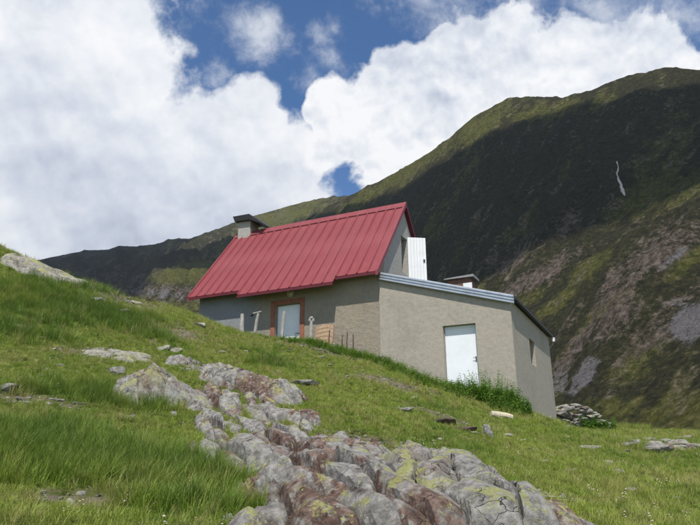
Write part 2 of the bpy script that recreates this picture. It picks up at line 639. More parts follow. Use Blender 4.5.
# ------------------------------------------------------------------ mountains
def mountain_mat():
    m, T = new_mat('mountain_side')
    g = T.n('ShaderNodeNewGeometry')
    co = g.outputs['Position']
    st = T.n('ShaderNodeAttribute', attribute_name='flow').outputs['Vector']      # x across the fall line, y down it
    sc = T.n('ShaderNodeAttribute', attribute_name='cover')
    sep = T.n('ShaderNodeSeparateColor', i_0=sc.outputs['Color'])
    rag = T.math('SUBTRACT', T.noise(co, .16, 8, .74), .5)
    big = T.math('ADD', T.noise(st, .030, 3, .5), T.math('MULTIPLY', rag, .45))
    mid = T.math('ADD', T.noise(st, .11, 3, .5), T.math('MULTIPLY', rag, .55))
    fine = T.math('ADD', T.noise(co, .42, 8, .70), T.math('MULTIPLY', rag, .35))
    vfine = T.noise(co, 1.6, 5, .7)
    fine = T.math('ADD', fine, T.math('MULTIPLY', T.math('SUBTRACT', vfine, .5), .35))
    heath = T.ramp(fine, [(.32, (.014, .015, .008)), (.5, (.038, .038, .016)), (.68, (.085, .076, .033))])
    turf = T.ramp(fine, [(.30, (.026, .030, .008)), (.5, (.092, .096, .021)), (.66, (.195, .175, .052))])
    soil = T.ramp(fine, [(.32, (.036, .028, .022)), (.5, (.118, .092, .070)), (.68, (.26, .215, .175))])
    scree = T.ramp(T.math('ADD', T.math('MULTIPLY', fine, .5), T.math('MULTIPLY', vfine, .5)), [(.35, (.090, .084, .084)), (.5, (.17, .16, .16)), (.65, (.28, .265, .26))])
    gm = T.step(T.math('ADD', T.math('ADD', T.math('MULTIPLY', big, .6), T.math('MULTIPLY', mid, .5)), T.math('MULTIPLY', sep.outputs[1], .26)), .56, .76)
    c = T.mix(gm, heath, turf)
    sm = T.math('ADD', T.math('MULTIPLY', sep.outputs[0], .24), T.math('ADD', T.math('MULTIPLY', mid, .75), T.math('MULTIPLY', fine, .45)))
    c = T.mix(T.step(sm, .67, .86), c, soil)
    c = T.mix(T.step(T.math('ADD', T.math('MULTIPLY', sep.outputs[2], .42), T.math('ADD', T.math('MULTIPLY', mid, .7), T.math('MULTIPLY', fine, .3))), .70, .84), c, scree)
    finish(T, c, .95, T.math('ADD', fine, T.math('MULTIPLY', vfine, .4)), 1.0, 2.6, spec=.1)
    return m


M_MOUNT = mountain_mat()


def relief(name, sky, depth_ctrl, x0, x1, nx, ny, base_y, scree, turf, grey, seed, amp, label):
    sky = np.array(sky, float)
    xs = np.linspace(x0, x1, nx)
    sy = np.interp(xs, sky[:, 0], sky[:, 1])
    ker = np.exp(-np.linspace(-2, 2, 9) ** 2)
    sy = np.convolve(np.pad(sy, 4, 'edge'), ker / ker.sum(), 'valid')
    t = np.linspace(0, 1, ny) ** 1.15
    PX = np.repeat(xs[None], ny, 0)
    PY = sy[None] + t[:, None] * (base_y - sy[None])
    dc = np.array(depth_ctrl, float)
    fit = tps_fit(dc[:, :2] / 100.0, np.log(dc[:, 2]), 0.02)
    Dm = np.exp(tps_eval(fit, np.stack([PX, PY], -1) / 100.0))
    P = EYE + ray(PX, PY) * Dm[..., None]
    # rows behind the crest, falling away
    back = []
    for k in (1, 2, 3, 4, 5):
        b = P[0].copy()
        hd = b[:, :2] - EYE[:2]
        hd = hd / np.linalg.norm(hd, axis=1, keepdims=True)
        s = Dm[0] * .05 * k
        b[:, :2] += hd * s[:, None]
        b[:, 2] -= s * .10 * k
        back.append(b)
    P = np.concatenate([np.stack(back[::-1]), P])
    # main fall line
    A = np.concatenate([P.reshape(-1, 3)[:, :2], np.ones((P.shape[0] * P.shape[1], 1))], 1)
    co = np.linalg.lstsq(A, P.reshape(-1, 3)[:, 2], rcond=None)[0]
    fall = -co[:2] / np.linalg.norm(co[:2])
    cross = np.array([-fall[1], fall[0]])
    s_ = P[..., :2] @ cross
    d_ = P[..., :2] @ fall
    w = fbm(P / 160.0, 4, seed=seed + 40) * 40
    flow = np.stack([s_ + w * .5, d_ * .42 + w * .3, P[..., 2] * .3], -1)
    dist = np.linalg.norm(P - EYE, axis=-1)
    g = fbm(np.stack([(s_ + w) / 75.0, d_ / 330.0], -1), 5, seed=seed, ridged=True)
    h = fbm(P / 45.0, 5, seed=seed + 9)
    h2 = fbm(P / 9.0, 4, seed=seed + 19, gain=.6)
    fade = np.ones(P.shape[:2])
    fade[:len(back) + 1] = .35
    fade[len(back):] *= np.clip(.35 + t[:, None] * 6, 0, 1)
    k = np.clip(dist / 400.0, .4, 1.5) * amp
    P[..., 2] += fade * k * (13.0 * (g - .2) + 8.0 * h) + 3.0 * amp * fade * h2 * np.clip(dist / 300, .3, 1.3)
    n, m = P.shape[:2]
    idx = np.arange(n * m).reshape(n, m)
    f = np.stack([idx[:-1, :-1], idx[1:, :-1], idx[1:, 1:], idx[:-1, 1:]], -1).reshape(-1, 4)
    me = mesh_np(name, P.reshape(-1, 3), f, True)
    QX, QY = topix(P)

    def paint(lst):
        r = np.zeros(QX.shape)
        for bx, by, rx, ry, ang, wt in lst:
            a = math.radians(ang)
            dx, dy = QX - bx, QY - by
            e = np.hypot((dx * math.cos(a) + dy * math.sin(a)) / rx, (-dx * math.sin(a) + dy * math.cos(a)) / ry)
            r = np.maximum(r, wt * np.clip(1.4 - e, 0, 1))
        return r
    cov = np.stack([paint(scree), paint(turf), paint(grey), np.ones(QX.shape)], -1).astype(np.float32)
    a = me.attributes.new('cover', 'FLOAT_COLOR', 'POINT')
    a.data.foreach_set('color', cov.ravel())
    a = me.attributes.new('flow', 'FLOAT_VECTOR', 'POINT')
    a.data.foreach_set('vector', flow.reshape(-1, 3).astype(np.float32).ravel())
    link(name, me, M_MOUNT, kind='structure', label=label)
    return P, QX, QY


R_SKY = [(180, 330), (230, 280), (280, 238), (318, 211), (340, 200), (365, 188), (400, 170), (430, 152), (448, 140), (462, 126), (474, 116), (490, 108), (512, 99), (530, 97.5),
         (552, 98), (562, 99.5), (575, 94), (594, 92), (615, 84), (640, 76), (662, 70), (690, 68.5), (720, 70), (800, 85), (900, 110)]
R_DEP = [(400, 300, 470), (480, 330, 330), (560, 400, 200), (620, 425, 150), (700, 430, 120), (860, 440, 95), (400, 440, 330), (250, 430, 480), (250, 320, 650),
         (700, 300, 180), (600, 300, 240), (500, 250, 400), (400, 230, 600), (600, 200, 350), (700, 200, 265), (860, 200, 210),
         (700, 70, 440), (560, 97, 560), (470, 122, 660), (400, 170, 780), (340, 200, 900), (900, 100, 350), (250, 260, 960), (600, 480, 115), (800, 480, 85)]
R_SCREE = [(540, 275, 60, 12, -28, .8), (640, 270, 75, 20, -42, .9), (500, 262, 40, 14, -20, .6), (690, 215, 40, 12, -30, .5), (600, 330, 50, 18, -40, .8),
           (660, 330, 60, 18, -45, .8), (570, 360, 35, 16, -45, .7), (560, 230, 80, 10, -25, .45), (690, 400, 30, 12, -40, .4), (620, 380, 40, 10, -45, .5)]
R_TURF = [(590, 268, 32, 12, -35, 1.0), (660, 195, 60, 14, -20, .9), (560, 300, 30, 8, -35, .9), (640, 360, 45, 16, -40, .9), (610, 305, 40, 8, -38, .8), (440, 150, 110, 10, -32, .9),
          (540, 110, 70, 10, -8, .6), (690, 260, 30, 10, -35, .8), (690, 415, 60, 25, -20, .8), (600, 410, 50, 15, -10, .8), (525, 300, 25, 8, -35, .8)]
R_GREY = [(688, 322, 26, 26, -60, .9), (585, 372, 28, 20, -60, .75), (660, 270, 50, 7, -42, .5), (570, 385, 20, 20, 0, .7)]
MT_R, MRX, MRY = relief('mountain_slope', R_SKY, R_DEP, 170, 900, 560, 330, 480, R_SCREE, R_TURF, R_GREY, 3, 1.0,
                        'steep heath and scree mountainside rising behind the hut')
L_SKY = [(-300, 240), (-60, 262), (20, 262), (62, 255), (90, 249.5), (112, 249), (120, 245), (140, 246), (160, 243.5), (168, 240.5), (190, 239), (205, 235.5), (225, 228),
         (240, 220), (262, 213), (290, 205), (318, 199), (345, 198), (380, 205), (450, 230), (600, 270)]
L_DEP = [(-300, 320, 700), (60, 255, 1500), (240, 220, 1350), (340, 198, 1400), (60, 310, 620), (240, 310, 500), (400, 310, 700), (200, 260, 900), (300, 250, 1000), (600, 270, 1500), (100, 360, 420), (400, 360, 520), (-300, 240, 1300), (-300, 360, 500), (190, 285, 640)]
L_SCREE = [(165, 292, 40, 9, 5, 1.0), (250, 225, 40, 5, -20, .4), (120, 275, 30, 5, 5, .5)]
L_TURF = [(195, 270, 40, 12, -15, 1.0), (285, 215, 50, 9, -20, 1.0), (180, 305, 50, 10, 0, .7), (240, 250, 30, 15, 0, .7)]
MT_L, MLX, MLY = relief('far_mountain_ridge', L_SKY, L_DEP, -300, 600, 420, 150, 370, L_SCREE, L_TURF, [(165, 294, 35, 6, 5, .8)], 77, 1.5,
                        'distant dark green mountain ridge beyond the valley')

# valley floor and land out to the horizon
me = mesh_np('valley_floor', [(-1690, -55, -75), (1690, -55, -75), (1690, 2000, -75), (-1690, 2000, -75)], [(0, 1, 2, 3)])
for a_, ty, key, val in (('cover', 'FLOAT_COLOR', 'color', [0, .5, 0, 1] * 4), ('flow', 'FLOAT_VECTOR', 'vector', [0, 0, 0, 900, 0, 0, 900, 900, 0, 0, 900, 0])):
    at_ = me.attributes.new(a_, ty, 'POINT')
    at_.data.foreach_set(key, np.array(val, np.float32))
link('valley_floor', me, M_MOUNT, kind='structure')


# ------------------------------------------------------------------ rocks
def set_hue(me, v):
    a = me.attributes.new('hue', 'FLOAT', 'POINT')
    a.data.foreach_set('value', np.full(len(me.vertices), v, np.float32))


def facet_rock(seed, size, sub=4, planes=14, strata=.05, rough=.05):
    """an angular stone: a ball cut by random planes, layered and weathered"""
    rg = np.random.default_rng(seed)
    bm = bmesh.new()
    bmesh.ops.create_icosphere(bm, subdivisions=sub, radius=1.0)
    v = np.array([p.co[:] for p in bm.verts])
    f = np.array([[q.index for q in t.verts] for t in bm.faces])
    bm.free()
    nr = rg.normal(size=(planes, 3))
    nr /= np.linalg.norm(nr, axis=1, keepdims=True)
    nr = np.concatenate([nr, [[0.1, -.1, .99]]])
    dd = rg.uniform(.58, .95, len(nr))
    dd[-1] = .62
    dot = np.maximum(v @ nr.T, 1e-3)
    r = np.minimum((dd[None] / dot).min(1), 1.15)
    v = v * r[:, None]
    ax = np.array([.25, .2, 1.0])
    ax /= np.linalg.norm(ax)
    lay = (v @ ax) * 5.5 + seed
    saw = lay - np.floor(lay)
    hor = v * np.array([1, 1, 0])
    v = v - hor * (strata * (saw ** 3))[:, None]
    nn = v / np.linalg.norm(v, axis=1, keepdims=True)
    v = v + nn * (rough * fbm(v * 3.1 + seed, 5, seed=seed % 97))[:, None]
    v = v * np.array(size) * .5
    me = mesh_np('stone', v, f, False)
    set_hue(me, float(rg.uniform(.1, .9)))
    return me


def outcrop(name, A, B, width, height, cell, seed, mat, label, res=.024, bias=(0, 0), prof=None, fac=.55, ep=3.2, var=(.15, .10, .2), dip=.35, sink=.08, cat='outcrop', wob=.28, group=None):
    """bedrock breaking through the turf: slabs split by joints, every slab an object of its own.
    A, B: ends of its axis on the ground; width, height: half width and height (m); cell: slab length and width (m)"""
    rg = np.random.default_rng(seed)
    A = np.asarray(A, float)[:2]
    B = np.asarray(B, float)[:2]
    L = np.linalg.norm(B - A)
    S = (B - A) / L
    N = np.array([-S[1], S[0]])
    s = np.arange(-.25, L + .25, res)
    t = np.arange(-width * 1.35, width * 1.35, res)
    SS, TT = np.meshgrid(s, t, indexing='ij')
    W = A + SS[..., None] * S + TT[..., None] * N
    gz = ground_s(W[..., 0], W[..., 1])
    q = np.clip(SS / L, 0, 1)
    pr = np.interp(q, *zip(*(prof or [(0, .35), (.3, .7), (.7, 1), (1, .8)])))
    wv = np.stack([fbm(W * 1.1, 4, seed=seed), fbm(W * 1.1 + 9, 4, seed=seed + 5)], -1)
    edge = np.hypot(TT / (width * (.55 + .45 * pr)), np.maximum(np.maximum(-SS, SS - L) / .25, 0)) + wob * wv[..., 0] * 1.6
    env = height * pr * np.clip(1 - np.clip(edge, 0, 2) ** ep, -.6, 1)
    # joints: jittered anisotropic cells
    ni, nj = int(L / cell[0]) + 3, int(2.7 * width / cell[1]) + 3
    seeds, meta = [], []
    for i in range(-1, ni):
        for j in range(-1, nj):
            seeds.append((i * cell[0] + rg.uniform(-.45, .45) * cell[0], -width * 1.35 + (j + (i % 2) * .5) * cell[1] + rg.uniform(-.45, .45) * cell[1]))
            meta.append((rg.normal(0, var[0]), rg.normal(bias[0], var[1]), rg.normal(bias[1], var[2]), rg.uniform(0, 1)))
    seeds, meta = np.array(seeds), np.array(meta)
    ss = SS + wv[..., 0] * cell[0] * .2 + .02 * fbm(W * 7, 3, seed=seed + 2)
    tt = TT + wv[..., 1] * cell[1] * .28 + .02 * fbm(W * 7 + 4, 3, seed=seed + 3) + dip * (SS % cell[0] - cell[0] / 2) * .0
    d = np.hypot((ss[..., None] - seeds[:, 0]) / cell[0], (tt[..., None] - seeds[:, 1]) / cell[1]).astype(np.float32)
    o2 = np.argpartition(d, 2, axis=-1)[..., :2]
    dd = np.take_along_axis(d, o2, -1)
    sw = dd[..., 0] > dd[..., 1]
    cid = np.where(sw, o2[..., 1], o2[..., 0])
    gap = np.abs(dd[..., 1] - dd[..., 0]) * min(cell)
    mt = meta[cid]
    ls, lt = SS - seeds[cid, 0], TT - seeds[cid, 1]
    zz = gz + env + height * .55 * mt[..., 0] + mt[..., 1] * ls + mt[..., 2] * lt
    # every slab is broken to a few flat planes that meet in creases
    fp = rg.normal(0, 1, (len(seeds), 7, 2)) * np.array([.16, .55]) * fac
    fo = rg.uniform(.0, .07, (len(seeds), 7)) * (cell[1] / .3) * fac
    cut = np.full(SS.shape, 9.0)
    for k in range(7):
        cut = np.minimum(cut, fo[cid, k] + fp[cid, k, 0] * ls + fp[cid, k, 1] * lt)
    zz = zz + np.maximum(cut, -.22) + .05 * fac
    # chamfered, chipped edges along the joints
    chip = .035 * np.clip(.9 + 1.9 * fbm(W * 5.0, 4, seed=seed + 14), 0, 3)
    zz = zz - np.maximum(chip - gap, 0) * 1.7
    # bedding: thin ledges that dip across the slabs
    W3 = np.concatenate([W, zz[..., None]], -1)
    lay = (zz * 1.0 + TT * dip + .12 * SS + .05 * wv[..., 1]) / .085
    fr = lay - np.floor(lay)
    zz = zz + .03 * (np.clip(fr * 1.25, 0, 1) ** 5 - .3) * np.clip(.6 + 2.0 * wv[..., 0], 0, 1.6)
    zz = zz + .014 * fbm(W3 * 4.5, 5, seed=seed + 8, gain=.55) + .004 * fbm(W3 * 22, 3, seed=seed + 11)
    zz = zz - .10 * np.exp(-(gap / .012) ** 2)
    gfull = ground(W[..., 0], W[..., 1])
    root = empty(name, (float((A[0] + B[0]) / 2), float((A[1] + B[1]) / 2), float(ground((A[0] + B[0]) / 2, (A[1] + B[1]) / 2))), label=label, category=cat)
    if group:
        root['group'] = group
    rl = np.array(root.location)
    n, m = SS.shape
    keep = zz > gfull - sink
    fc = cid[:-1, :-1]
    fkeep = keep[:-1, :-1] & keep[1:, :-1] & keep[1:, 1:] & keep[:-1, 1:]
    P = np.stack([W[..., 0], W[..., 1], zz], -1)
    for c in np.unique(fc[fkeep]):
        mask = fkeep & (fc == c)
        if mask.sum() < 12:
            continue
        # keep the slab in one piece: flood from its middle
        ci, cj = np.nonzero(mask)
        m0 = int(np.argmin((ci - np.median(ci)) ** 2 + (cj - np.median(cj)) ** 2))
        grow = np.zeros_like(mask)
        grow[ci[m0], cj[m0]] = True
        i0_, i1_, j0_, j1_ = max(ci.min() - 1, 0), ci.max() + 2, max(cj.min() - 1, 0), cj.max() + 2
        gw, mw = grow[i0_:i1_, j0_:j1_], mask[i0_:i1_, j0_:j1_]
        while True:
            nw = gw.copy()
            nw[1:] |= gw[:-1]
            nw[:-1] |= gw[1:]
            nw[:, 1:] |= gw[:, :-1]
            nw[:, :-1] |= gw[:, 1:]
            nw &= mw
            if nw.sum() == gw.sum():
                break
            gw = nw
        mask = np.zeros_like(mask)
        mask[i0_:i1_, j0_:j1_] = gw
        if mask.sum() < 12:
            continue
        # height of the corners that lie across the joint: continue this slab's own plane
        ii, jj = np.nonzero(mask)
        vm = np.zeros((n, m), bool)
        for a, b in ((0, 0), (1, 0), (1, 1), (0, 1)):
            vm[ii + a, jj + b] = True
        vid = -np.ones((n, m), int)
        vid[vm] = np.arange(vm.sum())
        V0 = P[vm].copy()
        # heights of this slab only: softened a little, and carried on to the corners beyond its joint
        a0, a1, b0_, b1 = max(ii.min() - 2, 0), min(ii.max() + 4, n), max(jj.min() - 2, 0), min(jj.max() + 4, m)
        own = (cid[a0:a1, b0_:b1] == c).astype(float)
        zw = P[a0:a1, b0_:b1, 2]
        po, pz_ = np.pad(own, 1), np.pad(own * zw, 1)
        cnt, sm_ = 0, 0
        for di in (0, 1, 2):
            for dj in (0, 1, 2):
                cnt = cnt + po[di:di + own.shape[0], dj:dj + own.shape[1]]
                sm_ = sm_ + pz_[di:di + own.shape[0], dj:dj + own.shape[1]]
        mean = np.where(cnt > 0, sm_ / np.maximum(cnt, 1), zw)
        zn = np.where(own > 0, .75 * zw + .25 * mean, mean - .03)
        full = P[..., 2].copy()
        full[a0:a1, b0_:b1] = zn
        V0[:, 2] = full[vm]
        F0 = np.stack([vid[ii, jj], vid[ii + 1, jj], vid[ii + 1, jj + 1], vid[ii, jj + 1]], -1)
        # skirt
        pad = np.zeros((n + 1, m + 1), bool)
        pad[1:n, 1:m] = mask
        sk, base = [], len(V0)
        low = V0.copy()
        low[:, 2] = np.minimum(low[:, 2] - .22, gfull[vm] - .1)
        for i, j in zip(ii, jj):
            if not pad[i, j + 1]:
                sk.append((vid[i, j], vid[i, j + 1]))
            if not pad[i + 2, j + 1]:
                sk.append((vid[i + 1, j + 1], vid[i + 1, j]))
            if not pad[i + 1, j]:
                sk.append((vid[i + 1, j], vid[i, j]))
            if not pad[i + 1, j + 2]:
                sk.append((vid[i, j + 1], vid[i + 1, j + 1]))
        FS = np.array([(a, b, b + base, a + base) for a, b in sk])
        VV = np.concatenate([V0, low])
        FF = np.concatenate([F0, FS])
        used = np.unique(FF)
        remap = -np.ones(len(VV), int)
        remap[used] = np.arange(len(used))
        me = mesh_np('rock_slab', VV[used] - rl, remap[FF], True)
        me.set_sharp_from_angle(angle=math.radians(22))
        set_hue(me, float(meta[c, 3]))
        link('rock_slab', me, mat, root)
    OUTCROPS.append((A, S, N, L, width, W, zz, gfull, cid))
    return root


OUTCROPS = []
ROCKMASK = []       # (x, y, r) where no grass grows


def pxy(px, py):
    return hit(px, py)


outcrop('rock_outcrop', pxy(222, 398), pxy(440, 548), 1.45, .31, (1.25, .28), 5, M_ROCKB,
        'long jointed bedrock outcrop of purple and grey slabs with yellow lichen running down the meadow', res=.021,
        prof=[(0, .22), (.2, .35), (.45, .6), (.7, .95), (1, 1.05)], bias=(-.02, .10), wob=.42, ep=2.4, var=(.28, .06, .22), fac=.6)
outcrop('rock_outcrop', pxy(425, 476), pxy(492, 545), .70, .46, (.8, .42), 8, M_ROCKY,
        'big yellow lichened rock hump at the lower right end of the long outcrop', res=.021, prof=[(0, .7), (.3, 1), (.8, 1), (1, .8)], bias=(-.03, -.05), wob=.2, ep=3.6, var=(.10, .08, .14))
outcrop('rock_outcrop', pxy(122, 393), pxy(200, 404), .55, .58, (.55, .28), 21, M_ROCKH,
        'humped lichen covered rock in the grass above the long outcrop', prof=[(0, .4), (.35, 1), (.7, .6), (1, .2)], bias=(-.05, .05), var=(.06, .08, .08))
outcrop('rock_outcrop', pxy(10, 262), pxy(98, 288), .55, .26, (.9, .28), 33, M_ROCKL,
        'pale weathered rock ledge on the crest of the grassy rise', res=.03, prof=[(0, .8), (.3, 1), (.6, .7), (1, .3)], bias=(0, -.1))
outcrop('rock_outcrop', pxy(212, 380), pxy(296, 402), .42, .40, (.5, .26), 45, M_ROCK,
        'broken brown and grey rock ledge at the upper end of the long outcrop', prof=[(0, .7), (.4, .8), (.8, .9), (1, .4)])
outcrop('rock_outcrop', pxy(96, 354), pxy(145, 358), .38, .10, (.6, .35), 51, M_ROCKP,
        'low flat pale slab sunk in the grass between tall tufts', prof=[(0, .6), (.5, 1), (1, .5)])
outcrop('rock_outcrop', pxy(182, 362), pxy(232, 376), .38, .20, (.4, .25), 57, M_ROCKG,
        'scattered knobbly grey rocks in the slope above the humped rock', prof=[(0, .8), (.4, .3), (.7, 1), (1, .6)], wob=.6)


# single stones: px, py of the foot, size (m), seed, material, label, group
def stone(px, py, size, seed, mat, label, group=None, rot=None, tilt=(0, 0), sub=4, sinkf=.30, name='stone', cat='stone'):
    p = hit(px, py)
    me = facet_rock(seed, size, sub)
    o = link(name, me, mat, None, label=label, category=cat)
    if group:
        o['group'] = group
    o.location = (p[0], p[1], p[2] + size[2] * (.5 - sinkf) * .55)
    o.rotation_euler = (tilt[0], tilt[1], rot if rot is not None else seed * 1.7)
    ROCKMASK.append((p[0], p[1], max(size[:2]) * .27))
    return o


M_PEAT = plain_mat('dark_peat', (.075, .050, .040), .95, .3, 9, .6)
stone(10, 391, (.42, .34, .22), 101, M_ROCKG, 'rounded pale grey stone alone in the grass of the left slope')
stone(118, 375, (.34, .3, .3), 102, M_ROCKG, 'blunt grey stone beside the humped lichen rock')
stone(135, 405, (.40, .25, .07), 103, M_ROCKG, 'thin flat grey stone lying below the humped lichen rock', rot=.2, tilt=(.1, 0))
stone(162, 350, (.55, .28, .20), 104, M_ROCKP, 'cream wedge shaped stone tilted up out of the grass', rot=.3, tilt=(0, -.35))
stone(176, 352, (.30, .26, .22), 105, M_ROCK, 'small dark stone touching the cream wedge shaped stone')
stone(303, 384, (.85, .5, .18), 106, M_ROCKG, 'low smooth grey stone sunk in the turf above the long outcrop', rot=-.2)
stone(404, 411, (.52, .24, .13), 107, M_ROCKG, 'flat light grey stone in the meadow below the plain wall', rot=-.5)
stone(488, 437, (.24, .20, .46), 108, M_ROCKG, 'upright grey stone standing in the meadow below the bush', rot=.4, tilt=(.1, -.25), sinkf=.2)
stone(472, 433, (.30, .16, .06), 109, M_ROCKP, 'thin pale stone beside the upright grey stone')
stone(507, 436, (.30, .22, .12), 110, M_ROCKP, 'cream stone just right of the upright grey stone')
stone(606, 463, (.26, .2, .12), 111, M_ROCKP, 'pinkish pale stone alone in the open meadow')
stone(590, 448, (.55, .2, .12), 112, M_ROCKP, 'long pale stone lying in the meadow below the ruined wall', rot=-.1)
stone(618, 472, (.30, .2, .1), 113, M_ROCKG, 'squat grey stone in the lower open meadow')
stone(541, 497, (.32, .16, .05), 114, M_ROCKP, 'flat pale stone flush with the grass beside the outcrop end', rot=-.25)
stone(563, 503, (.34, .12, .05), 115, M_ROCKP, 'narrow pale stone flush with the grass beside the outcrop end', rot=-.3)
stone(445, 424, (.62, .34, .24), 116, M_PEAT, 'dark brown earthy stone in the eroded patch below the white door', rot=-.6)
stone(463, 431, (.6, .26, .18), 117, M_PEAT, 'dark brown earthy stone at the lower end of the eroded patch', rot=-.6)
stone(200, 326, (.55, .3, .18), 118, M_ROCKP, 'white stone on the rim beside the hut corner', rot=-.3)
stone(135, 304, (.6, .34, .2), 119, M_ROCKP, 'pale stone on the crest between the ledge and the hut')
stone(98, 302, (.5, .36, .24), 120, M_ROCKG, 'grey stone just below the crest of the rise')
stone(125, 313, (.4, .3, .2), 121, M_ROCKG, 'dull stone between tufts below the crest')
for k, (px, py, s) in enumerate([(278, 372, .16), (330, 366, .14), (222, 353, .2), (246, 352, .16), (363, 372, .12), (415, 398, .14), (523, 441, .14), (560, 452, .12), (545, 462, .12),
                                 (640, 466, .16), (655, 480, .12), (675, 500, .15), (600, 515, .12), (40, 340, .16), (60, 402, .14), (82, 405, .12), (50, 405, .14), (14, 300, .16),
                                 (85, 325, .16), (345, 352, .18), (290, 350, .14), (322, 358, .14), (440, 440, .12), (575, 470, .1), (630, 490, .14), (108, 440, .08)]):
    stone(px, py, (s * random.uniform(.9, 1.5), s, s * .6), 140 + k, random.choice([M_ROCKP, M_ROCKG, M_ROCKP]), 'small pale stone half sunk in the turf', 'small loose stones in the turf', sub=3)
# stone heap on the right and the ruined wall behind the annex corner
for k in range(34):
    px, py = random.gauss(666, 17), random.gauss(447, 4.5)
    s = random.uniform(.16, .48)
    stone(px, py, (s * 1.35, s, s * .55), 200 + k, random.choice([M_ROCKG, M_ROCKP, M_ROCK]), 'loose flat stone in the low heap at the meadow edge', 'stones heaped at the meadow edge', sub=3, sinkf=.2)
ruin = empty('ruined_wall', tuple(float(c) for c in hit(578, 421)), label='tumbled dry stone wall behind the corner of the annex', category='wall')
rb = hit(578, 421)
for k in range(70):
    px = random.uniform(557, 606)
    lay = random.random()
    top = np.interp(px, [556, 585, 608], [24, 21, 7])
    base = hit(px, 421 + (px - 556) * .12)
    D = max(base[1], 24.2) + random.uniform(.1, .9)
    s = random.uniform(.22, .55)
    me = facet_rock(300 + k, (s * 1.4, s, s * .5), 3)
    o = link('wall_stone', me, random.choice([M_ROCKG, M_ROCKG, M_ROCKP, M_ROCK]), ruin)
    zt = lay * top * D / F
    low = at(px, 425, D)
    o.location = (low[0] - rb[0], D - rb[1], float(low[2]) + zt - rb[2] - .1)
    o.rotation_euler = (random.uniform(-.25, .25), random.uniform(-.25, .25), random.uniform(0, 6))

# ------------------------------------------------------------------ building materials
def plaster_mat(name, col, coarse=1.0, warm=None, cool=None):
    m, T = new_mat(name)
    co = obj_co(T)
    n1 = T.noise(co, .9, 6, .6, .3)
    n2 = T.noise(co, 7.0, 8, .68)
    n3 = T.noise(co, 45.0, 5, .7)
    c = T.ramp(n2, [(.28, tuple(x * .84 for x in col)), (.5, col), (.75, tuple(min(1, x * 1.12) for x in col))])
    if warm:
        c = T.mix(T.math('MULTIPLY', T.step(n1, .45, .7), .6), c, warm)
    if cool:
        c = T.mix(T.step(T.n('ShaderNodeSeparateXYZ', i_0=co).outputs[0], -4.1, -5.3), c, T.mix(n2, tuple(x * .7 for x in cool), cool))
    pa_ = T.noise(T.vmath('ADD', co, (3.7, 1.1, 5.2)), .75, 7, .66, .2)
    c = T.mix(T.math('MULTIPLY', T.step(pa_, .50, .66), .30), c, tuple(x * .62 for x in col))
    # run-off streaks, long in the vertical
    st = T.noise(T.vmath('MULTIPLY', co, (5.0, 5.0, .35)), 1.0, 6, .6)
    c = T.mix(T.math('MULTIPLY', T.step(st, .55, .8), .22), c, tuple(x * .5 for x in col))
    finish(T, c, .93, T.math('ADD', T.math('MULTIPLY', n2, 1.0 * coarse), T.math('MULTIPLY', n3, .5)), .8, .02 * coarse, spec=.2)
    return m


def roof_mat(name, col, var=.10):
    m, T = new_mat(name)
    co = obj_co(T)
    oi = T.n('ShaderNodeObjectInfo')
    n = T.noise(co, 1.6, 6, .6)
    st = T.noise(T.vmath('MULTIPLY', co, (9.0, .6, .6)), 1.0, 6, .6)
    c = T.ramp(n, [(.3, tuple(x * (1 - var) for x in col)), (.7, tuple(x * (1 + var) for x in col))])
    c = T.mix(T.math('MULTIPLY', T.step(st, .45, .72), .38), c, (.30, .11, .115))
    c = T.mix(T.math('MULTIPLY', T.math('MAXIMUM', T.math('SUBTRACT', oi.outputs['Random'], .3), 0.0), .4), c, (.22, .062, .068))
    finish(T, c, T.math('ADD', .36, T.math('MULTIPLY', n, .25)), T.noise(co, 2.5, 4, .5), .12, .02, spec=.45)
    return m


M_WALL = plaster_mat('rough_render', (.30, .262, .205), 1.6, (.34, .28, .20), (.29, .30, .31))
M_ANNEX = plaster_mat('cement_render', (.362, .328, .272), 1.0, (.375, .33, .27))
M_CHIM = plaster_mat('chimney_render', (.36, .345, .31), 1.2)
M_RED = roof_mat('red_sheet_metal', (.215, .040, .046))
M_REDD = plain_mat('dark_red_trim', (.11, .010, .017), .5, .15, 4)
M_ZINC = plain_mat('zinc_sheet', (.50, .53, .57), .38, .12, 5, .1, .55, stain=(.3, .32, .35))
M_DKMET = plain_mat('dark_metal', (.035, .033, .033), .55, .3, 7, .1, .3)
M_WHITE = plain_mat('white_paint', (.78, .80, .82), .45, .05, 3, .05, stain=(.70, .71, .71))
M_WHITE2 = plain_mat('white_boards', (.76, .77, .77), .6, .05, 3, .1, stain=(.6, .6, .57))
M_ORANGE = plain_mat('terracotta_paint', (.27, .105, .062), .85, .2, 9, .3, stain=(.26, .17, .13))
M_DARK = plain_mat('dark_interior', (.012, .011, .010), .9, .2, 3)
M_GLASSY = plain_mat('dark_pane', (.02, .022, .025), .12, .2, 3)
M_WOODG = plain_mat('weathered_wood', (.36, .34, .31), .85, .25, 10, .6, stain=(.17, .15, .13))
M_WOODT = plain_mat('tan_wood', (.36, .245, .15), .85, .25, 9, .4, stain=(.20, .13, .08))
M_WOODD = plain_mat('dark_wood', (.085, .055, .045), .85, .25, 9, .5)
M_RUST = plain_mat('rusty_panel', (.16, .085, .06), .85, .3, 8, .4)
M_LAMP = plain_mat('lamp_glass', (.62, .58, .48), .25, .1, 8)
M_TIN = plain_mat('dull_tin', (.30, .29, .28), .55, .2, 6, .2, .4)

# ------------------------------------------------------------------ the hut
ROT = -YAW
L_, W_, E_, R_, OE = 7.2333, 4.7548, 2.8765, 6.2025, .417
SL = (R_ - E_) / (W_ / 2 + OE)
UL, UR = -L_ - .25, .12


def ztop(v):
    return E_ + SL * (min(v, W_ - v) + OE)


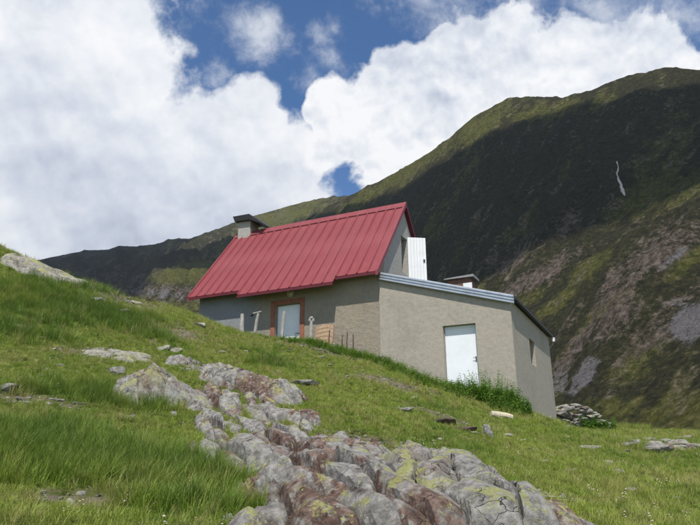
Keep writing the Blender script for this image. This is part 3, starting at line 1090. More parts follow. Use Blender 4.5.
hut = empty('mountain_hut', tuple(O), ROT, label='old stone hut with steep red sheet metal roof and low grey walls', category='hut')
DT = .13                                            # roof build-up under the sheets
dz0, dz1 = .25, 2.27
d0, d1 = -3.91, -2.92
b = MB()
zt0, zt1 = ztop(0) - DT - .02, ztop(.42) - DT - .02
for (a, c, z0) in ((-L_, d0, -1.2), (d1, 0, -1.2), (d0, d1, dz1)):
    b.hexa([(a, 0, z0), (c, 0, z0), (c, .42, z0), (a, .42, z0), (a, 0, zt0), (c, 0, zt0), (c, .42, zt1), (a, .42, zt1)])
b.box(d0, d1, 0, .42, -1.2, dz0)
b.build('wall', M_WALL, hut)
# gable above the annex with the loft opening
g0, g1, gz0, gz1 = 2.08, 2.68, 3.50, 4.88


def zg(v):
    return ztop(v) - DT - .03


b = MB()
b.prism([(.425, -1.2), (g0, -1.2), (g0, zg(g0)), (.425, zg(.425))], 'x', -.40, -.003)
b.prism([(g1, -1.2), (W_, -1.2), (W_, zg(W_)), (g1, zg(g1))], 'x', -.40, -.003)
b.prism([(g0, -1.2), (g1, -1.2), (g1, gz0), (g0, gz0)], 'x', -.40, -.003)
b.prism([(g0, gz1), (g1, gz1), (g1, zg(g1)), (W_ / 2, zg(W_ / 2)), (g0, zg(g0))], 'x', -.40, -.003)
b.build('gable_wall', M_CHIM, hut)
MB().prism([(.425, -1.2), (W_ - .02, -1.2), (W_ - .02, zg(W_)), (W_ / 2, zg(W_ / 2)), (.425, zg(.425))], 'x', -L_ + .003, -L_ + .42).build('gable_wall', M_WALL, hut)
MB().box(-L_ + .43, -.41, W_ - .42, W_ - .03, -1.2, zg(W_) - .3).build('rear_wall', M_WALL, hut)
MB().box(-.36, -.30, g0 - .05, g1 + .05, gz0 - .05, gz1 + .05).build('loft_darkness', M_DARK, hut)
ld = MB()
nb = 6
lw = .68
for k in range(nb):
    x0 = .01 + k * lw / nb
    ld.box(x0 + .003, x0 + lw / nb - .003, 0, .028, 0, 1.66)
for zz in (.3, 1.35):
    ld.box(.02, lw, .029, .055, zz, zz + .1)
ldo = ld.build('loft_door', M_WHITE2, hut, label='white boarded loft door standing wide open')
ldo.location = (0.0, g1 + .02, gz0 - .17)
ldo.rotation_euler = (0, 0, math.radians(34))
MB().box(lw - .10, lw - .04, -.03, -.002, .72, .82).build('latch', M_DKMET, ldo)

# roof: deck, sheets with ribs, trims
roof = MB()


def slab(b, u0, u1, v0, v1, up, dn):
    """piece of the front roof plane"""
    b.hexa([(u0, v0, ztop(v0) - dn), (u1, v0, ztop(v0) - dn), (u1, v1, ztop(v1) - dn), (u0, v1, ztop(v1) - dn),
            (u0, v0, ztop(v0) - up), (u1, v0, ztop(v0) - up), (u1, v1, ztop(v1) - up), (u0, v1, ztop(v1) - up)])


STEP0, STEP1, EXT = -5.13, -1.38, .175
vr = W_ / 2
slab(roof, UL + .01, UR - .01, -OE + .02, vr - .002, .03, DT)
slab(roof, STEP0 + .01, STEP1 - .01, -OE - EXT + .02, -OE + .018, .03, DT)
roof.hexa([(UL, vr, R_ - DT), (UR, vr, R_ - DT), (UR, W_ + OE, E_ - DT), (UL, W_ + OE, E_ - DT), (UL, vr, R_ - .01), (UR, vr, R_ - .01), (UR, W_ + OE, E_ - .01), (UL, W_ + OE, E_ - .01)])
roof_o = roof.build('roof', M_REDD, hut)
secs = [(UL, STEP0, 6, 0), (STEP0, STEP1, 9, EXT), (STEP1, UR, 4, 0)]
shared = {}
for (a, c, n, ext) in secs:
    w = (c - a) / n
    v0, v1 = -OE - ext, vr - .05
    me = shared.get((n, ext))
    if me is None:
        b = MB()
        z0, z1 = ztop(v0) - ztop(vr), ztop(v1) - ztop(vr)
        ln = math.hypot(v1 - v0, z1 - z0)
        nv = np.array([0, -(z1 - z0) / ln, (v1 - v0) / ln])     # normal of the plane

        def q(x, v, h):
            p = np.array([x, v, ztop(v) - ztop(vr)]) + nv * h
            return tuple(p)
        b.hexa([q(.002, v0, -.026), q(w - .002, v0, -.026), q(w - .002, v1, -.026), q(.002, v1, -.026), q(.002, v0, -.010), q(w - .002, v0, -.010), q(w - .002, v1, -.010), q(.002, v1, -.010)])
        r0, r1, r2, r3 = .0, .020, .045, .066
        b.hexa([q(r0, v0 - .006, -.0095), q(r3, v0 - .006, -.0095), q(r3, v1, -.0095), q(r0, v1, -.0095), q(r1, v0 - .006, .034), q(r2, v0 - .006, .034), q(r2, v1, .034), q(r1, v1, .034)])
        # two flat stiffening folds in the pan
        bmesh.ops.recalc_face_normals(b.bm, faces=b.bm.faces)
        me = bpy.data.meshes.new('roof_sheet')
        b.bm.to_mesh(me)
        b.bm.free()
        me.materials.append(M_RED)
        shared[(n, ext)] = me
    for k in range(n):
        s = link('roof_sheet', me, None, roof_o)
        s.location = (a + k * w, 0, ztop(vr))
        s.rotation_euler = (0, 0, 0)
# ridge cap
MB().hexa([(UL - .02, vr - .20, ztop(vr - .2) + .03), (UR + .02, vr - .20, ztop(vr - .2) + .03), (UR + .02, vr, R_ + .03), (UL - .02, vr, R_ + .03),
           (UL - .02, vr - .20, ztop(vr - .2) + .055), (UR + .02, vr - .20, ztop(vr - .2) + .055), (UR + .02, vr, R_ + .058), (UL - .02, vr, R_ + .058)]).build('ridge_cap', M_RED, roof_o)
MB().hexa([(UL - .02, vr + .001, R_ + .03), (UR + .02, vr + .001, R_ + .03), (UR + .02, vr + .20, ztop(vr - .2) + .03), (UL - .02, vr + .20, ztop(vr - .2) + .03),
           (UL - .02, vr + .001, R_ + .058), (UR + .02, vr + .001, R_ + .058), (UR + .02, vr + .20, ztop(vr - .2) + .055), (UL - .02, vr + .20, ztop(vr - .2) + .055)]).build('ridge_cap', M_RED, roof_o)
# verge flashings on the gable ends
for u0, u1 in ((UL - .015, UL + .075), (UR - .075, UR + .015)):
    for side in (0, 1):
        b = MB()
        vA, vB = (-OE, vr) if side == 0 else (W_ + OE, vr + .001)
        zA, zB = E_, R_
        b.hexa([(u0, vA, zA - .14), (u1, vA, zA - .14), (u1, vB, zB - .14), (u0, vB, zB - .14), (u0, vA, zA + .032), (u1, vA, zA + .032), (u1, vB, zB + .032), (u0, vB, zB + .032)])
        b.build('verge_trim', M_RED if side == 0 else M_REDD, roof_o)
# eave fascias
for (a, c, ext) in ((UL + .08, STEP0 - .003, 0), (STEP0, STEP1, EXT), (STEP1 + .003, UR - .08, 0)):
    v = -OE - ext
    z = ztop(v)
    MB().box(a, c, v - .012, v + .018, z - .115, z - .03).build('fascia', M_REDD, roof_o)
# chimney
ch = MB().box(-7.28, -6.66, 2.15, 2.75, 5.6, 6.655).build('chimney', M_CHIM, hut, bevel=.012)
b = MB()
b.hexa([(-7.36, 2.0, 6.66), (-6.62, 2.0, 6.62), (-6.62, 2.95, 6.62), (-7.36, 2.95, 6.66), (-7.44, 1.96, 6.88), (-6.62, 1.96, 6.86), (-6.62, 2.95, 6.86), (-7.44, 2.95, 6.88)])
b.hexa([(-6.615, 1.98, 6.62), (-5.98, 1.98, 6.30), (-5.98, 2.95, 6.30), (-6.615, 2.95, 6.62), (-6.615, 1.96, 6.855), (-5.98, 1.96, 6.36), (-5.98, 2.95, 6.36), (-6.615, 2.95, 6.855)])
b.build('chimney_cap', M_DKMET, ch, label='black bent metal hood capping the chimney')
# hut door
fr = MB()
fr.box(d0 - .17, d0 - .002, -.028, .12, dz0, dz1 + .16)
fr.box(d1 + .002, d1 + .17, -.028, .12, dz0, dz1 + .16)
fr.box(d0, d1, -.026, .118, dz1 + .002, dz1 + .158)
door = MB().box(d0 + .01, d1 - .01, .15, .195, dz0, dz1 - .01).build('door', M_WHITE, hut, label='white door in a terracotta painted surround')
fr.build('door_frame', M_ORANGE, door)
MB().tube([(d1 - .12, .145, 1.25), (d1 - .12, .10, 1.25), (d1 - .24, .10, 1.25)], .011, 6).build('handle', M_DKMET, door)
# round lamp over the door
lp = MB()
ring = [(-3.29 + .115 * math.cos(t), -.05, 2.62 + .115 * math.sin(t)) for t in np.linspace(0, 2 * math.pi, 17)]
lp.tube(ring, .022, 6)
lamp = lp.build('wall_lamp', M_LAMP, hut, smooth=True)
bmq = MB()
bmesh.ops.create_uvsphere(bmq.bm, u_segments=16, v_segments=8, radius=.095, matrix=Matrix.Translation((-3.29, -.035, 2.62)) @ Matrix.Diagonal((1, .55, 1, 1)))
bmq.build('lamp_globe', M_LAMP, lamp, smooth=True)

# ------------------------------------------------------------------ the annex
annex = empty('lean_to_annex', tuple(O), ROT, label='plain cement rendered annex with sloping metal edged roof and white door', category='annex')
LA, WA = 4.0702, 6.8161
A0, A1 = 2.9077, 1.6708
AS = (A1 - A0) / (LA + .12 - .05)


def za(u):
    return A0 + AS * (u - .05)


F0 = -.022
e0, e1, ez0, ez1 = 2.03, 3.025, -1.02, .986
b = MB()
for (a, c, z0) in ((.003, e0, -2.3), (e0, e1, ez1), (e1, LA, -2.3)):
    b.hexa([(a, F0, z0), (c, F0, z0), (c, .32, z0), (a, .32, z0), (a, F0, za(a) - .13), (c, F0, za(c) - .13), (c, .32, za(c) - .13), (a, .32, za(a) - .13)])
b.box(e0, e1, F0, .32, -2.3, ez0)
b.build('wall', M_ANNEX, annex)
w0, w1, wz0, wz1 = 2.55, 3.45, .05, .86
b = MB()
zr = za(LA) - .135
b.box(LA - .32, LA - .002, .323, w0, -2.6, zr)
b.box(LA - .32, LA - .002, w1, WA, -2.6, zr)
b.box(LA - .32, LA - .002, w0, w1, -2.6, wz0)
b.box(LA - .32, LA - .002, w0, w1, wz1, zr)
b.build('side_wall', M_ANNEX, annex)
win = MB().box(LA - .29, LA - .26, w0 - .02, w1 + .02, wz0 - .02, wz1 + .02).build('window', M_DARK, annex)
b = MB()
b.box(LA - .255, LA - .21, w0, w0 + .05, wz0, wz1)
b.box(LA - .255, LA - .21, w1 - .05, w1, wz0, wz1)
b.box(LA - .254, LA - .212, w0 + .052, w1 - .052, wz1 - .05, wz1)
b.box(LA - .254, LA - .212, w0 + .052, w1 - .052, wz0, wz0 + .05)
b.build('window_frame', M_WOODD, win)
MB().hexa([(.01, WA - .3, -2.3), (LA - .33, WA - .3, -2.3), (LA - .33, WA - .01, -2.3), (.01, WA - .01, -2.3),
           (.01, WA - .3, za(0) - .14), (LA - .33, WA - .3, za(LA) - .14), (LA - .33, WA - .01, za(LA) - .14), (.01, WA - .01, za(0) - .14)]).build('rear_wall', M_ANNEX, annex)
# roof of the annex
u0, u1 = .02, LA + .12
b = MB()
b.hexa([(u0, -.085, za(u0) - .10), (u1, -.085, za(u1) - .10), (u1, WA + .1, za(u1) - .10), (u0, WA + .1, za(u0) - .10),
        (u0, -.085, za(u0) - .035), (u1, -.085, za(u1) - .035), (u1, WA + .1, za(u1) - .035), (u0, WA + .1, za(u0) - .035)])
aroof = b.build('roof', M_DKMET, annex)
# ribbed metal fascia along the front
prof = []
hgt = .265
nr = 3
for k in range(nr):
    zb = k * hgt / nr
    s = hgt / nr
    prof += [(0, zb + .02 * s), (-.046, zb + .25 * s), (-.046, zb + .62 * s), (0, zb + .86 * s)]
outer = [(-.105 + y, z - hgt + .005) for y, z in prof]
inner = [(-.092, .005), (-.092, -hgt + .005)]
b = MB()
poly = outer + inner
lo = [b.bm.verts.new((u0 + .03, y, za(u0 + .03) + z)) for y, z in poly]
hi = [b.bm.verts.new((u1 + .01, y, za(u1 + .01) + z)) for y, z in poly]
b.bm.faces.new(lo)
b.bm.faces.new(hi[::-1])
for i in range(len(poly)):
    j = (i + 1) % len(poly)
    b.bm.faces.new([lo[i], hi[i], hi[j], lo[j]])
b.build('ribbed_fascia', M_ZINC, aroof)
MB().box(u1 + .003, u1 + .05, -.06, WA + .12, za(u1) - .11, za(u1) - .02).build('eave_edge', M_DKMET, aroof)
MB().box(u1 + .0, u1 + .09, WA + .02, WA + .13, za(u1) - .26, za(u1) - .115).build('gutter_end', M_WHITE, aroof)
# boxed roof light / flue standing on the roof
b = MB().box(1.40, 2.2, 2.9, 3.5, za(2.2) - .3, 3.20)
flue = b.build('flue_box', M_RUST, annex)
MB().box(1.95, 2.26, 2.86, 2.895, za(2.2) - .2, 3.02).build('white_panel', M_WHITE2, flue)
MB().hexa([(1.28, 2.8, 3.215), (2.34, 2.8, 3.215), (2.34, 3.6, 3.215), (1.28, 3.6, 3.215), (1.28, 2.8, 3.25), (2.34, 2.8, 3.30), (2.34, 3.6, 3.30), (1.28, 3.6, 3.25)]).build('flue_lid', M_TIN, flue)
# annex door
ad = MB().box(e0 + .015, e1 - .015, .135, .175, ez0 - .3, ez1 - .012).build('door', M_WHITE, annex, label='tall white metal door set back in the plain wall')
b = MB()
b.box(e0, e0 + .013, .10, .18, ez0, ez1)
b.box(e1 - .013, e1, .10, .18, ez0, ez1)
b.build('door_frame', M_TIN, ad)
b = MB()
b.box(e1 - .10, e1 - .07, .124, .1345, -.12, .04)
b.tube([(e1 - .085, .124, 0), (e1 - .085, .085, 0), (e1 - .16, .085, 0)], .007, 6)
b.build('handle', M_DKMET, ad)


# ------------------------------------------------------------------ things in front of the hut
def post(px0, py0, px1, py1, v, r, label, mat=M_WOODG, cap=None, name='fence_post', cat='post', seg=7, lean=0.0, group=None):
    a = facade_pt(px0, py0, v)
    t = facade_pt(px1, py1, v + lean)
    g = float(ground(a[0], a[1]))
    dirv = (t - a)
    bot = a - dirv / np.linalg.norm(dirv) * max(.25, a[2] - g + .15)
    pts = [Vector(bot - a)] + [Vector((t - a) * k + np.array([random.uniform(-.008, .008), 0, 0])) for k in (0, .35, .7, 1)]
    o = MB().tube(pts, [r * 1.05, r, r * .95, r * .9, r * .82], seg, .14).build(name, mat, None, label=label, category=cat)
    o.location = tuple(a)
    if group:
        o['group'] = group
    return o, t - a


post(242, 335, 242, 314, -1.35, .075, 'thick pale wooden post left of the leaning capped post')
p2, tp = post(253.5, 338, 258.5, 313, -1.35, .055, 'leaning grey post with a pale plate on top')
MB().hexa([tuple(tp + np.array(q)) for q in ((-.17, -.05, -.03), (.09, -.05, .03), (.09, .08, .03), (-.17, .08, -.03), (-.17, -.05, 0), (.09, -.05, .06), (.09, .08, .06), (-.17, .08, 0))]).build('top_plate', M_WOODG, p2)
b = MB()
b.tube([tuple(tp + np.array(q)) for q in ((-.16, 0, -.05), (-.2, 0, -.10), (-.26, 0, -.09), (-.22, 0, -.03))], .035, 6)
b.build('hanging_rag', M_DKMET, p2)
post(280.5, 349, 284.5, 311.5, -1.5, .06, 'slim weathered fence post in front of the hut door')
p4, tp = post(310, 345, 311.5, 321, -1.25, .062, 'short grey post with a holed round head beside the tan panel')
ring = [tuple(tp + np.array([.055 * math.cos(t), 0, .03 + .075 * math.sin(t)])) for t in np.linspace(0, 2 * math.pi, 13)]
MB().tube(ring, .04, 6).build('post_head', M_WOODG, p4)
for px, y0, y1, lab in ((329, 346, 330, 'thin dark iron rod next to the tan panel'), (342, 347, 335, 'shortest thin dark rod on the terrace rim'),
                        (347, 348, 332, 'thin dark rod between two others on the terrace rim'), (353, 350, 334, 'thin dark rod on the terrace rim farthest from the door')):
    post(px, y0, px + .3, y1, -.95, .02, lab, M_WOODD, None, 'iron_rod', 'rod', 6)
# arched tan wooden panel leaning on the wall
pa = facade_pt(323.5, 342, -.55)
pan = empty('arched_wooden_panel', tuple(pa), ROT, label='tan arched wooden panel of curved boards standing by the hut wall', category='panel')
pan.rotation_euler = (math.radians(-10), 0, ROT)
hw = .29
for k in range(6):
    z0, z1 = -.25 + k * .135, -.25 + (k + 1) * .135 - .018
    bow = .05
    poly = [(x, z0 + bow * (1 - (x / hw) ** 2)) for x in np.linspace(-hw, hw, 9)] + [(x, z1 + bow * (1 - (x / hw) ** 2)) for x in np.linspace(hw, -hw, 9)]
    MB().prism(poly, 'y', 0, .03).build('curved_board', M_WOODT, pan)
MB().box(-hw - .03, -hw - .002, -.01, .045, -.3, .56).build('side_rail', M_WOODT, pan)
MB().box(hw + .002, hw + .03, -.01, .045, -.3, .56).build('side_rail', M_WOODT, pan)
# white bucket and rubble by the corner
for k, (px, py, s, mt, lab) in enumerate([(334, 345, .22, M_ROCKP, 'pale round stone set by the iron rods'), (372, 359, .34, M_ROCKP, 'cream stone at the foot of the wall seam'),
                                          (379, 359, .36, M_ROCK, 'reddish brown stone at the foot of the wall seam'), (385, 362, .26, M_ROCK, 'small dark red stone where the two walls meet')]):
    p = facade_pt(px, py, -.45)
    o = link('stone', facet_rock(400 + k, (s * 1.3, s, s * .9), 3), mt, None, label=lab, category='stone')
    o.location = (p[0], p[1], max(float(p[2]), float(ground(p[0], p[1])) + .05))
    o.rotation_euler = (0, 0, k)
# pale log in the meadow below the bush
la, lb_ = hit(491, 417), hit(512, 421)
la[2] += .07
lb_[2] += .06
mid = (la + lb_) / 2
o = MB().tube([tuple(la - mid), tuple((lb_ - la) * -.15), tuple((lb_ - la) * .2 + np.array([0, 0, .015])), tuple(lb_ - mid)], [.075, .085, .08, .085], 10, .12).build('log', M_ROCKP, None, label='short pale barkless log lying in the grass below the bush', category='log')
o.data.materials.clear()
o.data.materials.append(plain_mat('bleached_wood', (.46, .40, .30), .85, .25, 8, .6, stain=(.26, .20, .14)))
o.location = tuple(mid)

# ------------------------------------------------------------------ grass and weeds
def tuft_mesh(seed, n, hmin, hmax, spread, width, lean):
    rg = np.random.default_rng(seed)
    vs_, fs, tip = [], [], []
    for k in range(n):
        a = rg.uniform(0, 2 * math.pi)
        r = spread * math.sqrt(rg.uniform(0, 1))
        base = np.array([r * math.cos(a), r * math.sin(a), -.02])
        la = a + rg.normal(0, .7)
        ln = abs(rg.normal(lean, lean * .5))
        h = rg.uniform(hmin, hmax)
        out = np.array([math.cos(la), math.sin(la), 0])
        side = np.array([-math.sin(la + .6), math.cos(la + .6), 0])
        w = width * rg.uniform(.7, 1.3)
        i0 = len(vs_)
        for t, ww in ((0, 1.0), (.4, .85), (.75, .5)):
            c = base + np.array([0, 0, h * t * (1 - .25 * ln * t)]) + out * h * ln * t * t
            vs_.append(c - side * w * ww * .5)
            vs_.append(c + side * w * ww * .5)
            tip += [t, t]
        vs_.append(base + np.array([0, 0, h * (1 - .25 * ln)]) + out * h * ln)
        tip.append(1.0)
        fs += [(i0, i0 + 1, i0 + 3), (i0, i0 + 3, i0 + 2), (i0 + 2, i0 + 3, i0 + 5), (i0 + 2, i0 + 5, i0 + 4), (i0 + 4, i0 + 5, i0 + 6)]
    me = mesh_np('tuft', vs_, fs, False)
    at_ = me.attributes.new('tip', 'FLOAT', 'POINT')
    at_.data.foreach_set('value', np.array(tip, np.float32))
    return me


def leaf_plant_mesh(seed, height, stems, pairs, leaf, spread):
    """nettle-like weed: stems with pairs of broad pointed leaves"""
    rg = np.random.default_rng(seed)
    vs_, fs, tip = [], [], []

    def add_leaf(p, ang, size, droop):
        o = np.array([math.cos(ang), math.sin(ang), droop])
        s = np.array([-math.sin(ang), math.cos(ang), rg.uniform(-.3, .3)])
        i0 = len(vs_)
        pts = [p, p + o * size * .4 - s * size * .26 + [0, 0, .02 * size], p + o * size, p + o * size * .4 + s * size * .26 + [0, 0, .02 * size]]
        pts[2] = pts[2] + np.array([0, 0, -.25 * size])
        vs_.extend(pts)
        tip.extend([0, .3, 1, .3])
        fs.append((i0, i0 + 1, i0 + 2))
        fs.append((i0, i0 + 2, i0 + 3))
    for k in range(stems):
        a = rg.uniform(0, 6.28)
        r = spread * math.sqrt(rg.uniform(0, 1))
        h = height * rg.uniform(.6, 1.05)
        b0 = np.array([r * math.cos(a), r * math.sin(a), -.03])
        top = b0 + np.array([math.cos(a) * h * .2, math.sin(a) * h * .2, h])
        for j in range(pairs):
            t = (j + .6) / pairs
            p = b0 + (top - b0) * t
            aa = rg.uniform(0, 6.28)
            sz = leaf * (1.1 - .55 * t) * rg.uniform(.75, 1.2)
            add_leaf(p, aa, sz, rg.uniform(-.2, .35))
            add_leaf(p, aa + math.pi + rg.uniform(-.4, .4), sz, rg.uniform(-.2, .35))
        i0 = len(vs_)
        w = .006
        vs_.extend([b0 - [w, 0, 0], b0 + [w, 0, 0], top])
        tip.extend([0, 0, 0])
        fs.append((i0, i0 + 1, i0 + 2))
    me = mesh_np('weed', vs_, fs, False)
    at_ = me.attributes.new('tip', 'FLOAT', 'POINT')
    at_.data.foreach_set('value', np.array(tip, np.float32))
    return me


def scatter(name, P, scale, tint, templates, idx, label, cat, tilt=.12):
    """one object of uncountable growth: tufts instanced on points by geometry nodes"""
    me = bpy.data.meshes.new(name)
    n = len(P)
    me.vertices.add(n)
    me.vertices.foreach_set('co', np.asarray(P, np.float32).ravel())
    rg = np.random.default_rng(n)
    rot = np.stack([rg.normal(0, tilt, n), rg.normal(0, tilt, n), rg.uniform(0, 6.283, n)], -1).astype(np.float32)
    for nm, ty, key, val in (('rot', 'FLOAT_VECTOR', 'vector', rot), ('size', 'FLOAT', 'value', np.asarray(scale, np.float32)),
                             ('pick', 'INT', 'value', np.asarray(idx, np.int32))):
        at_ = me.attributes.new(nm, ty, 'POINT')
        at_.data.foreach_set(key, val.ravel())
    at_ = me.attributes.new('tint', 'FLOAT_COLOR', 'POINT')
    at_.data.foreach_set('color', np.asarray(tint, np.float32).ravel())
    col = bpy.data.collections.new(name + '_kinds')
    for k, (m_, mat) in enumerate(templates):
        ob = bpy.data.objects.new('%s_kind_%02d' % (name, k), m_)
        if not m_.materials:
            m_.materials.append(mat)
        col.objects.link(ob)
    o = link(name, me, None, None, kind='stuff', label=label, category=cat)
    t = bpy.data.node_groups.new(name, 'GeometryNodeTree')
    t.interface.new_socket('Geometry', in_out='INPUT', socket_type='NodeSocketGeometry')
    t.interface.new_socket('Geometry', in_out='OUTPUT', socket_type='NodeSocketGeometry')
    gi, go = t.nodes.new('NodeGroupInput'), t.nodes.new('NodeGroupOutput')
    ci = t.nodes.new('GeometryNodeCollectionInfo')
    ci.inputs['Collection'].default_value = col
    ci.inputs['Separate Children'].default_value = True
    ci.inputs['Reset Children'].default_value = True
    ip = t.nodes.new('GeometryNodeInstanceOnPoints')
    ip.inputs['Pick Instance'].default_value = True

    def attr(nm, ty):
        a = t.nodes.new('GeometryNodeInputNamedAttribute')
        a.data_type = ty
        a.inputs['Name'].default_value = nm
        return next(s for s in a.outputs if s.enabled and s.name == 'Attribute')
    e2r = t.nodes.new('FunctionNodeEulerToRotation')
    t.links.new(attr('rot', 'FLOAT_VECTOR'), e2r.inputs[0])
    t.links.new(gi.outputs[0], ip.inputs['Points'])
    t.links.new(ci.outputs[0], ip.inputs['Instance'])
    t.links.new(attr('pick', 'INT'), ip.inputs['Instance Index'])
    t.links.new(e2r.outputs[0], ip.inputs['Rotation'])
    t.links.new(attr('size', 'FLOAT'), ip.inputs['Scale'])
    t.links.new(ip.outputs[0], go.inputs[0])
    md = o.modifiers.new('scatter', 'NODES')
    md.node_group = t
    return o


def free_of_rock(x, y, margin=.0):
    ok = np.ones(len(x), bool)
    for (A, S, N, L, width, W, zz, gf, cid) in OUTCROPS:
        dx, dy = x - A[0], y - A[1]
        s, t = dx * S[0] + dy * S[1], dx * N[0] + dy * N[1]
        res = np.linalg.norm(W[1, 0] - W[0, 0])
        i = np.round((s + .25) / res).astype(int)
        j = np.round((t + width * 1.35) / res).astype(int)
        ins = (i >= 0) & (j >= 0) & (i < W.shape[0]) & (j < W.shape[1])
        hgt_ = zz[np.clip(i, 0, W.shape[0] - 1), np.clip(j, 0, W.shape[1] - 1)] - gf[np.clip(i, 0, W.shape[0] - 1), np.clip(j, 0, W.shape[1] - 1)]
        ok &= ~(ins & (hgt_ > .015 + margin))
    for (rx, ry, rr) in ROCKMASK:
        ok &= np.hypot(x - rx, y - ry) > rr
    return ok


def outside_building(x, y, pad=.03):
    d = np.stack([x - O[0], y - O[1]], -1)
    u, v = d @ U[:2], d @ V[:2]
    return ~((v > -pad) & (v < 7.0) & (u > -7.3) & (u < LA + pad))


def sample_ground(dens, ylo, yhi, margin=90):
    """random points on the ground in and a little beside the view; dens(dist) per square metre"""
    out = []
    y = ylo
    while y < yhi:
        dy = 1.0
        hw_ = (350 + margin) / F * (y + dy) * 1.06
        n = RNG.poisson(dens(y) * 2 * hw_ * dy)
        out.append(np.stack([RNG.uniform(-hw_, hw_, n), RNG.uniform(y, y + dy, n)], -1))
        y += dy
    q = np.concatenate(out)
    z = ground(q[:, 0], q[:, 1])
    return q[:, 0], q[:, 1], z


# tall lush patches (px, py, rx, ry in metres)
LUSH = []
for px, py, rx, ry, wt in [(60, 460, 1.3, .9, 1), (150, 475, 1.2, .6, .8), (25, 440, .9, .8, 1), (110, 397, 1.2, .5, .9), (40, 300, 2.2, 1.6, 1), (110, 320, 2.0, 1.0, 1), (75, 285, 1.6, 1.0, .8),
                           (5, 330, 1.6, .6, .8), (20, 395, .6, .4, .6), (190, 460, .6, .4, .5), (140, 330, 1.5, .7, .7), (240, 350, .9, .3, .4), (200, 505, .9, .4, .5), (270, 365, .8, .4, .4), (620, 420, 1.5, .8, .5)]:
    p = hit(px, py)
    LUSH.append((p[0], p[1], rx, ry, wt))


def lush_at(x, y):
    r = np.zeros(len(x))
    w = .5 * fbm(np.stack([x, y], -1) * 1.8, 3, seed=71)
    for bx, by, rx, ry, wt in LUSH:
        d = np.hypot((x - bx) / rx, (y - by) / ry)
        r = np.maximum(r, wt * np.clip(1.3 - d + w, 0, 1))
    return r


short = [(tuft_mesh(500 + k, 16, .03, .085, .055, .0055, .55), M_GRASS) for k in range(5)]
midt = [(tuft_mesh(520 + k, 18, .07, .17, .050, .0050, .5), M_GRASS) for k in range(4)]
tall = [(tuft_mesh(540 + k, 30, .13, .30, .07, .0052, .42), M_GRASS) for k in range(4)]

x, y, z = sample_ground(lambda d: float(np.interp(d, [3, 7, 12, 18, 27], [420, 420, 280, 170, 120])), 3.6, 28)
bare = bare_at(x, y)
lush = lush_at(x, y)
Q2 = np.stack([x, y], -1)
patch = fbm(Q2 * .55, 4, seed=81)
spot = fbm(Q2 * 2.4, 3, seed=83)
ok = free_of_rock(x, y) & outside_building(x, y) & (RNG.random(len(x)) > bare * 1.05) & (z > -4)
px_, py_ = topix(np.stack([x, y, z], -1))
x, y, z, bare, lush, patch, spot = (a[ok] for a in (x, y, z, bare, lush, patch, spot))
n = len(x)
rnd = RNG.random(n)
kind = np.where(rnd < np.clip(lush * 1.0 - .12, 0, .85), 2, np.where(RNG.random(n) < .10 + .5 * lush + .35 * np.clip(spot, 0, 1), 1, 0))
idx = np.where(kind == 0, RNG.integers(0, 5, n), np.where(kind == 1, 5 + RNG.integers(0, 4, n), 9 + RNG.integers(0, 4, n)))
size = RNG.uniform(.75, 1.3, n) * (1 + .12 * (y > 14))
g_light = np.clip(.62 + .60 * patch + .30 * spot + RNG.normal(0, .16, n) - .62 * lush, 0, 1)
g_dry = np.clip(.17 + .75 * spot + .45 * patch + RNG.normal(0, .13, n) - .5 * lush + .4 * bare, 0, .7)
g_dry = np.where(RNG.random(n) < .05, .9, g_dry)
tint = np.stack([g_light, g_dry, np.zeros(n), np.ones(n)], -1)
scatter('meadow_grass', np.stack([x, y, z], -1), size, tint, short + midt + tall, idx, 'short alpine turf with taller dark green tufts over the slope', 'grass')

# broad leaved plants low in the turf
x, y, z = sample_ground(lambda d: 16.0, 4, 26)
sp = fbm(np.stack([x, y], -1) * .8, 3, seed=95)
ok = free_of_rock(x, y) & outside_building(x, y, .2) & (RNG.random(len(x)) < np.clip(.3 + 1.2 * sp, .05, 1))
x, y, z = x[ok], y[ok], z[ok]
n = len(x)
M_LEAF = blade_mat('turf_leaf', (.045, .10, .012), (.16, .20, .04), (.25, .28, .09))
scatter('turf_herbs', np.stack([x, y, z], -1), RNG.uniform(.2, .5, n), np.stack([RNG.random(n), np.clip(RNG.normal(.25, .3, n), 0, .9), np.zeros(n), np.ones(n)], -1),
        [(leaf_plant_mesh(750 + k, .22, 5, 4, .11, .12), M_LEAF) for k in range(3)], RNG.integers(0, 3, n), 'low broad leaved herbs among the turf', 'herbs')

# white and pink flower heads in the turf
def flower_mesh(seed, r):
    rg = np.random.default_rng(seed)
    vs_, fs = [], []
    for k in range(3):
        c = np.array([rg.uniform(-.03, .03), rg.uniform(-.03, .03), rg.uniform(.05, .11)])
        i0 = len(vs_)
        vs_.append(c + [0, 0, r * .5])
        for a in range(6):
            t = a * math.pi / 3
            vs_.append(c + np.array([r * math.cos(t), r * math.sin(t), rg.uniform(-.2, .2) * r]))
        fs += [(i0, i0 + 1 + a, i0 + 1 + (a + 1) % 6) for a in range(6)]
    return mesh_np('flower', vs_, fs)


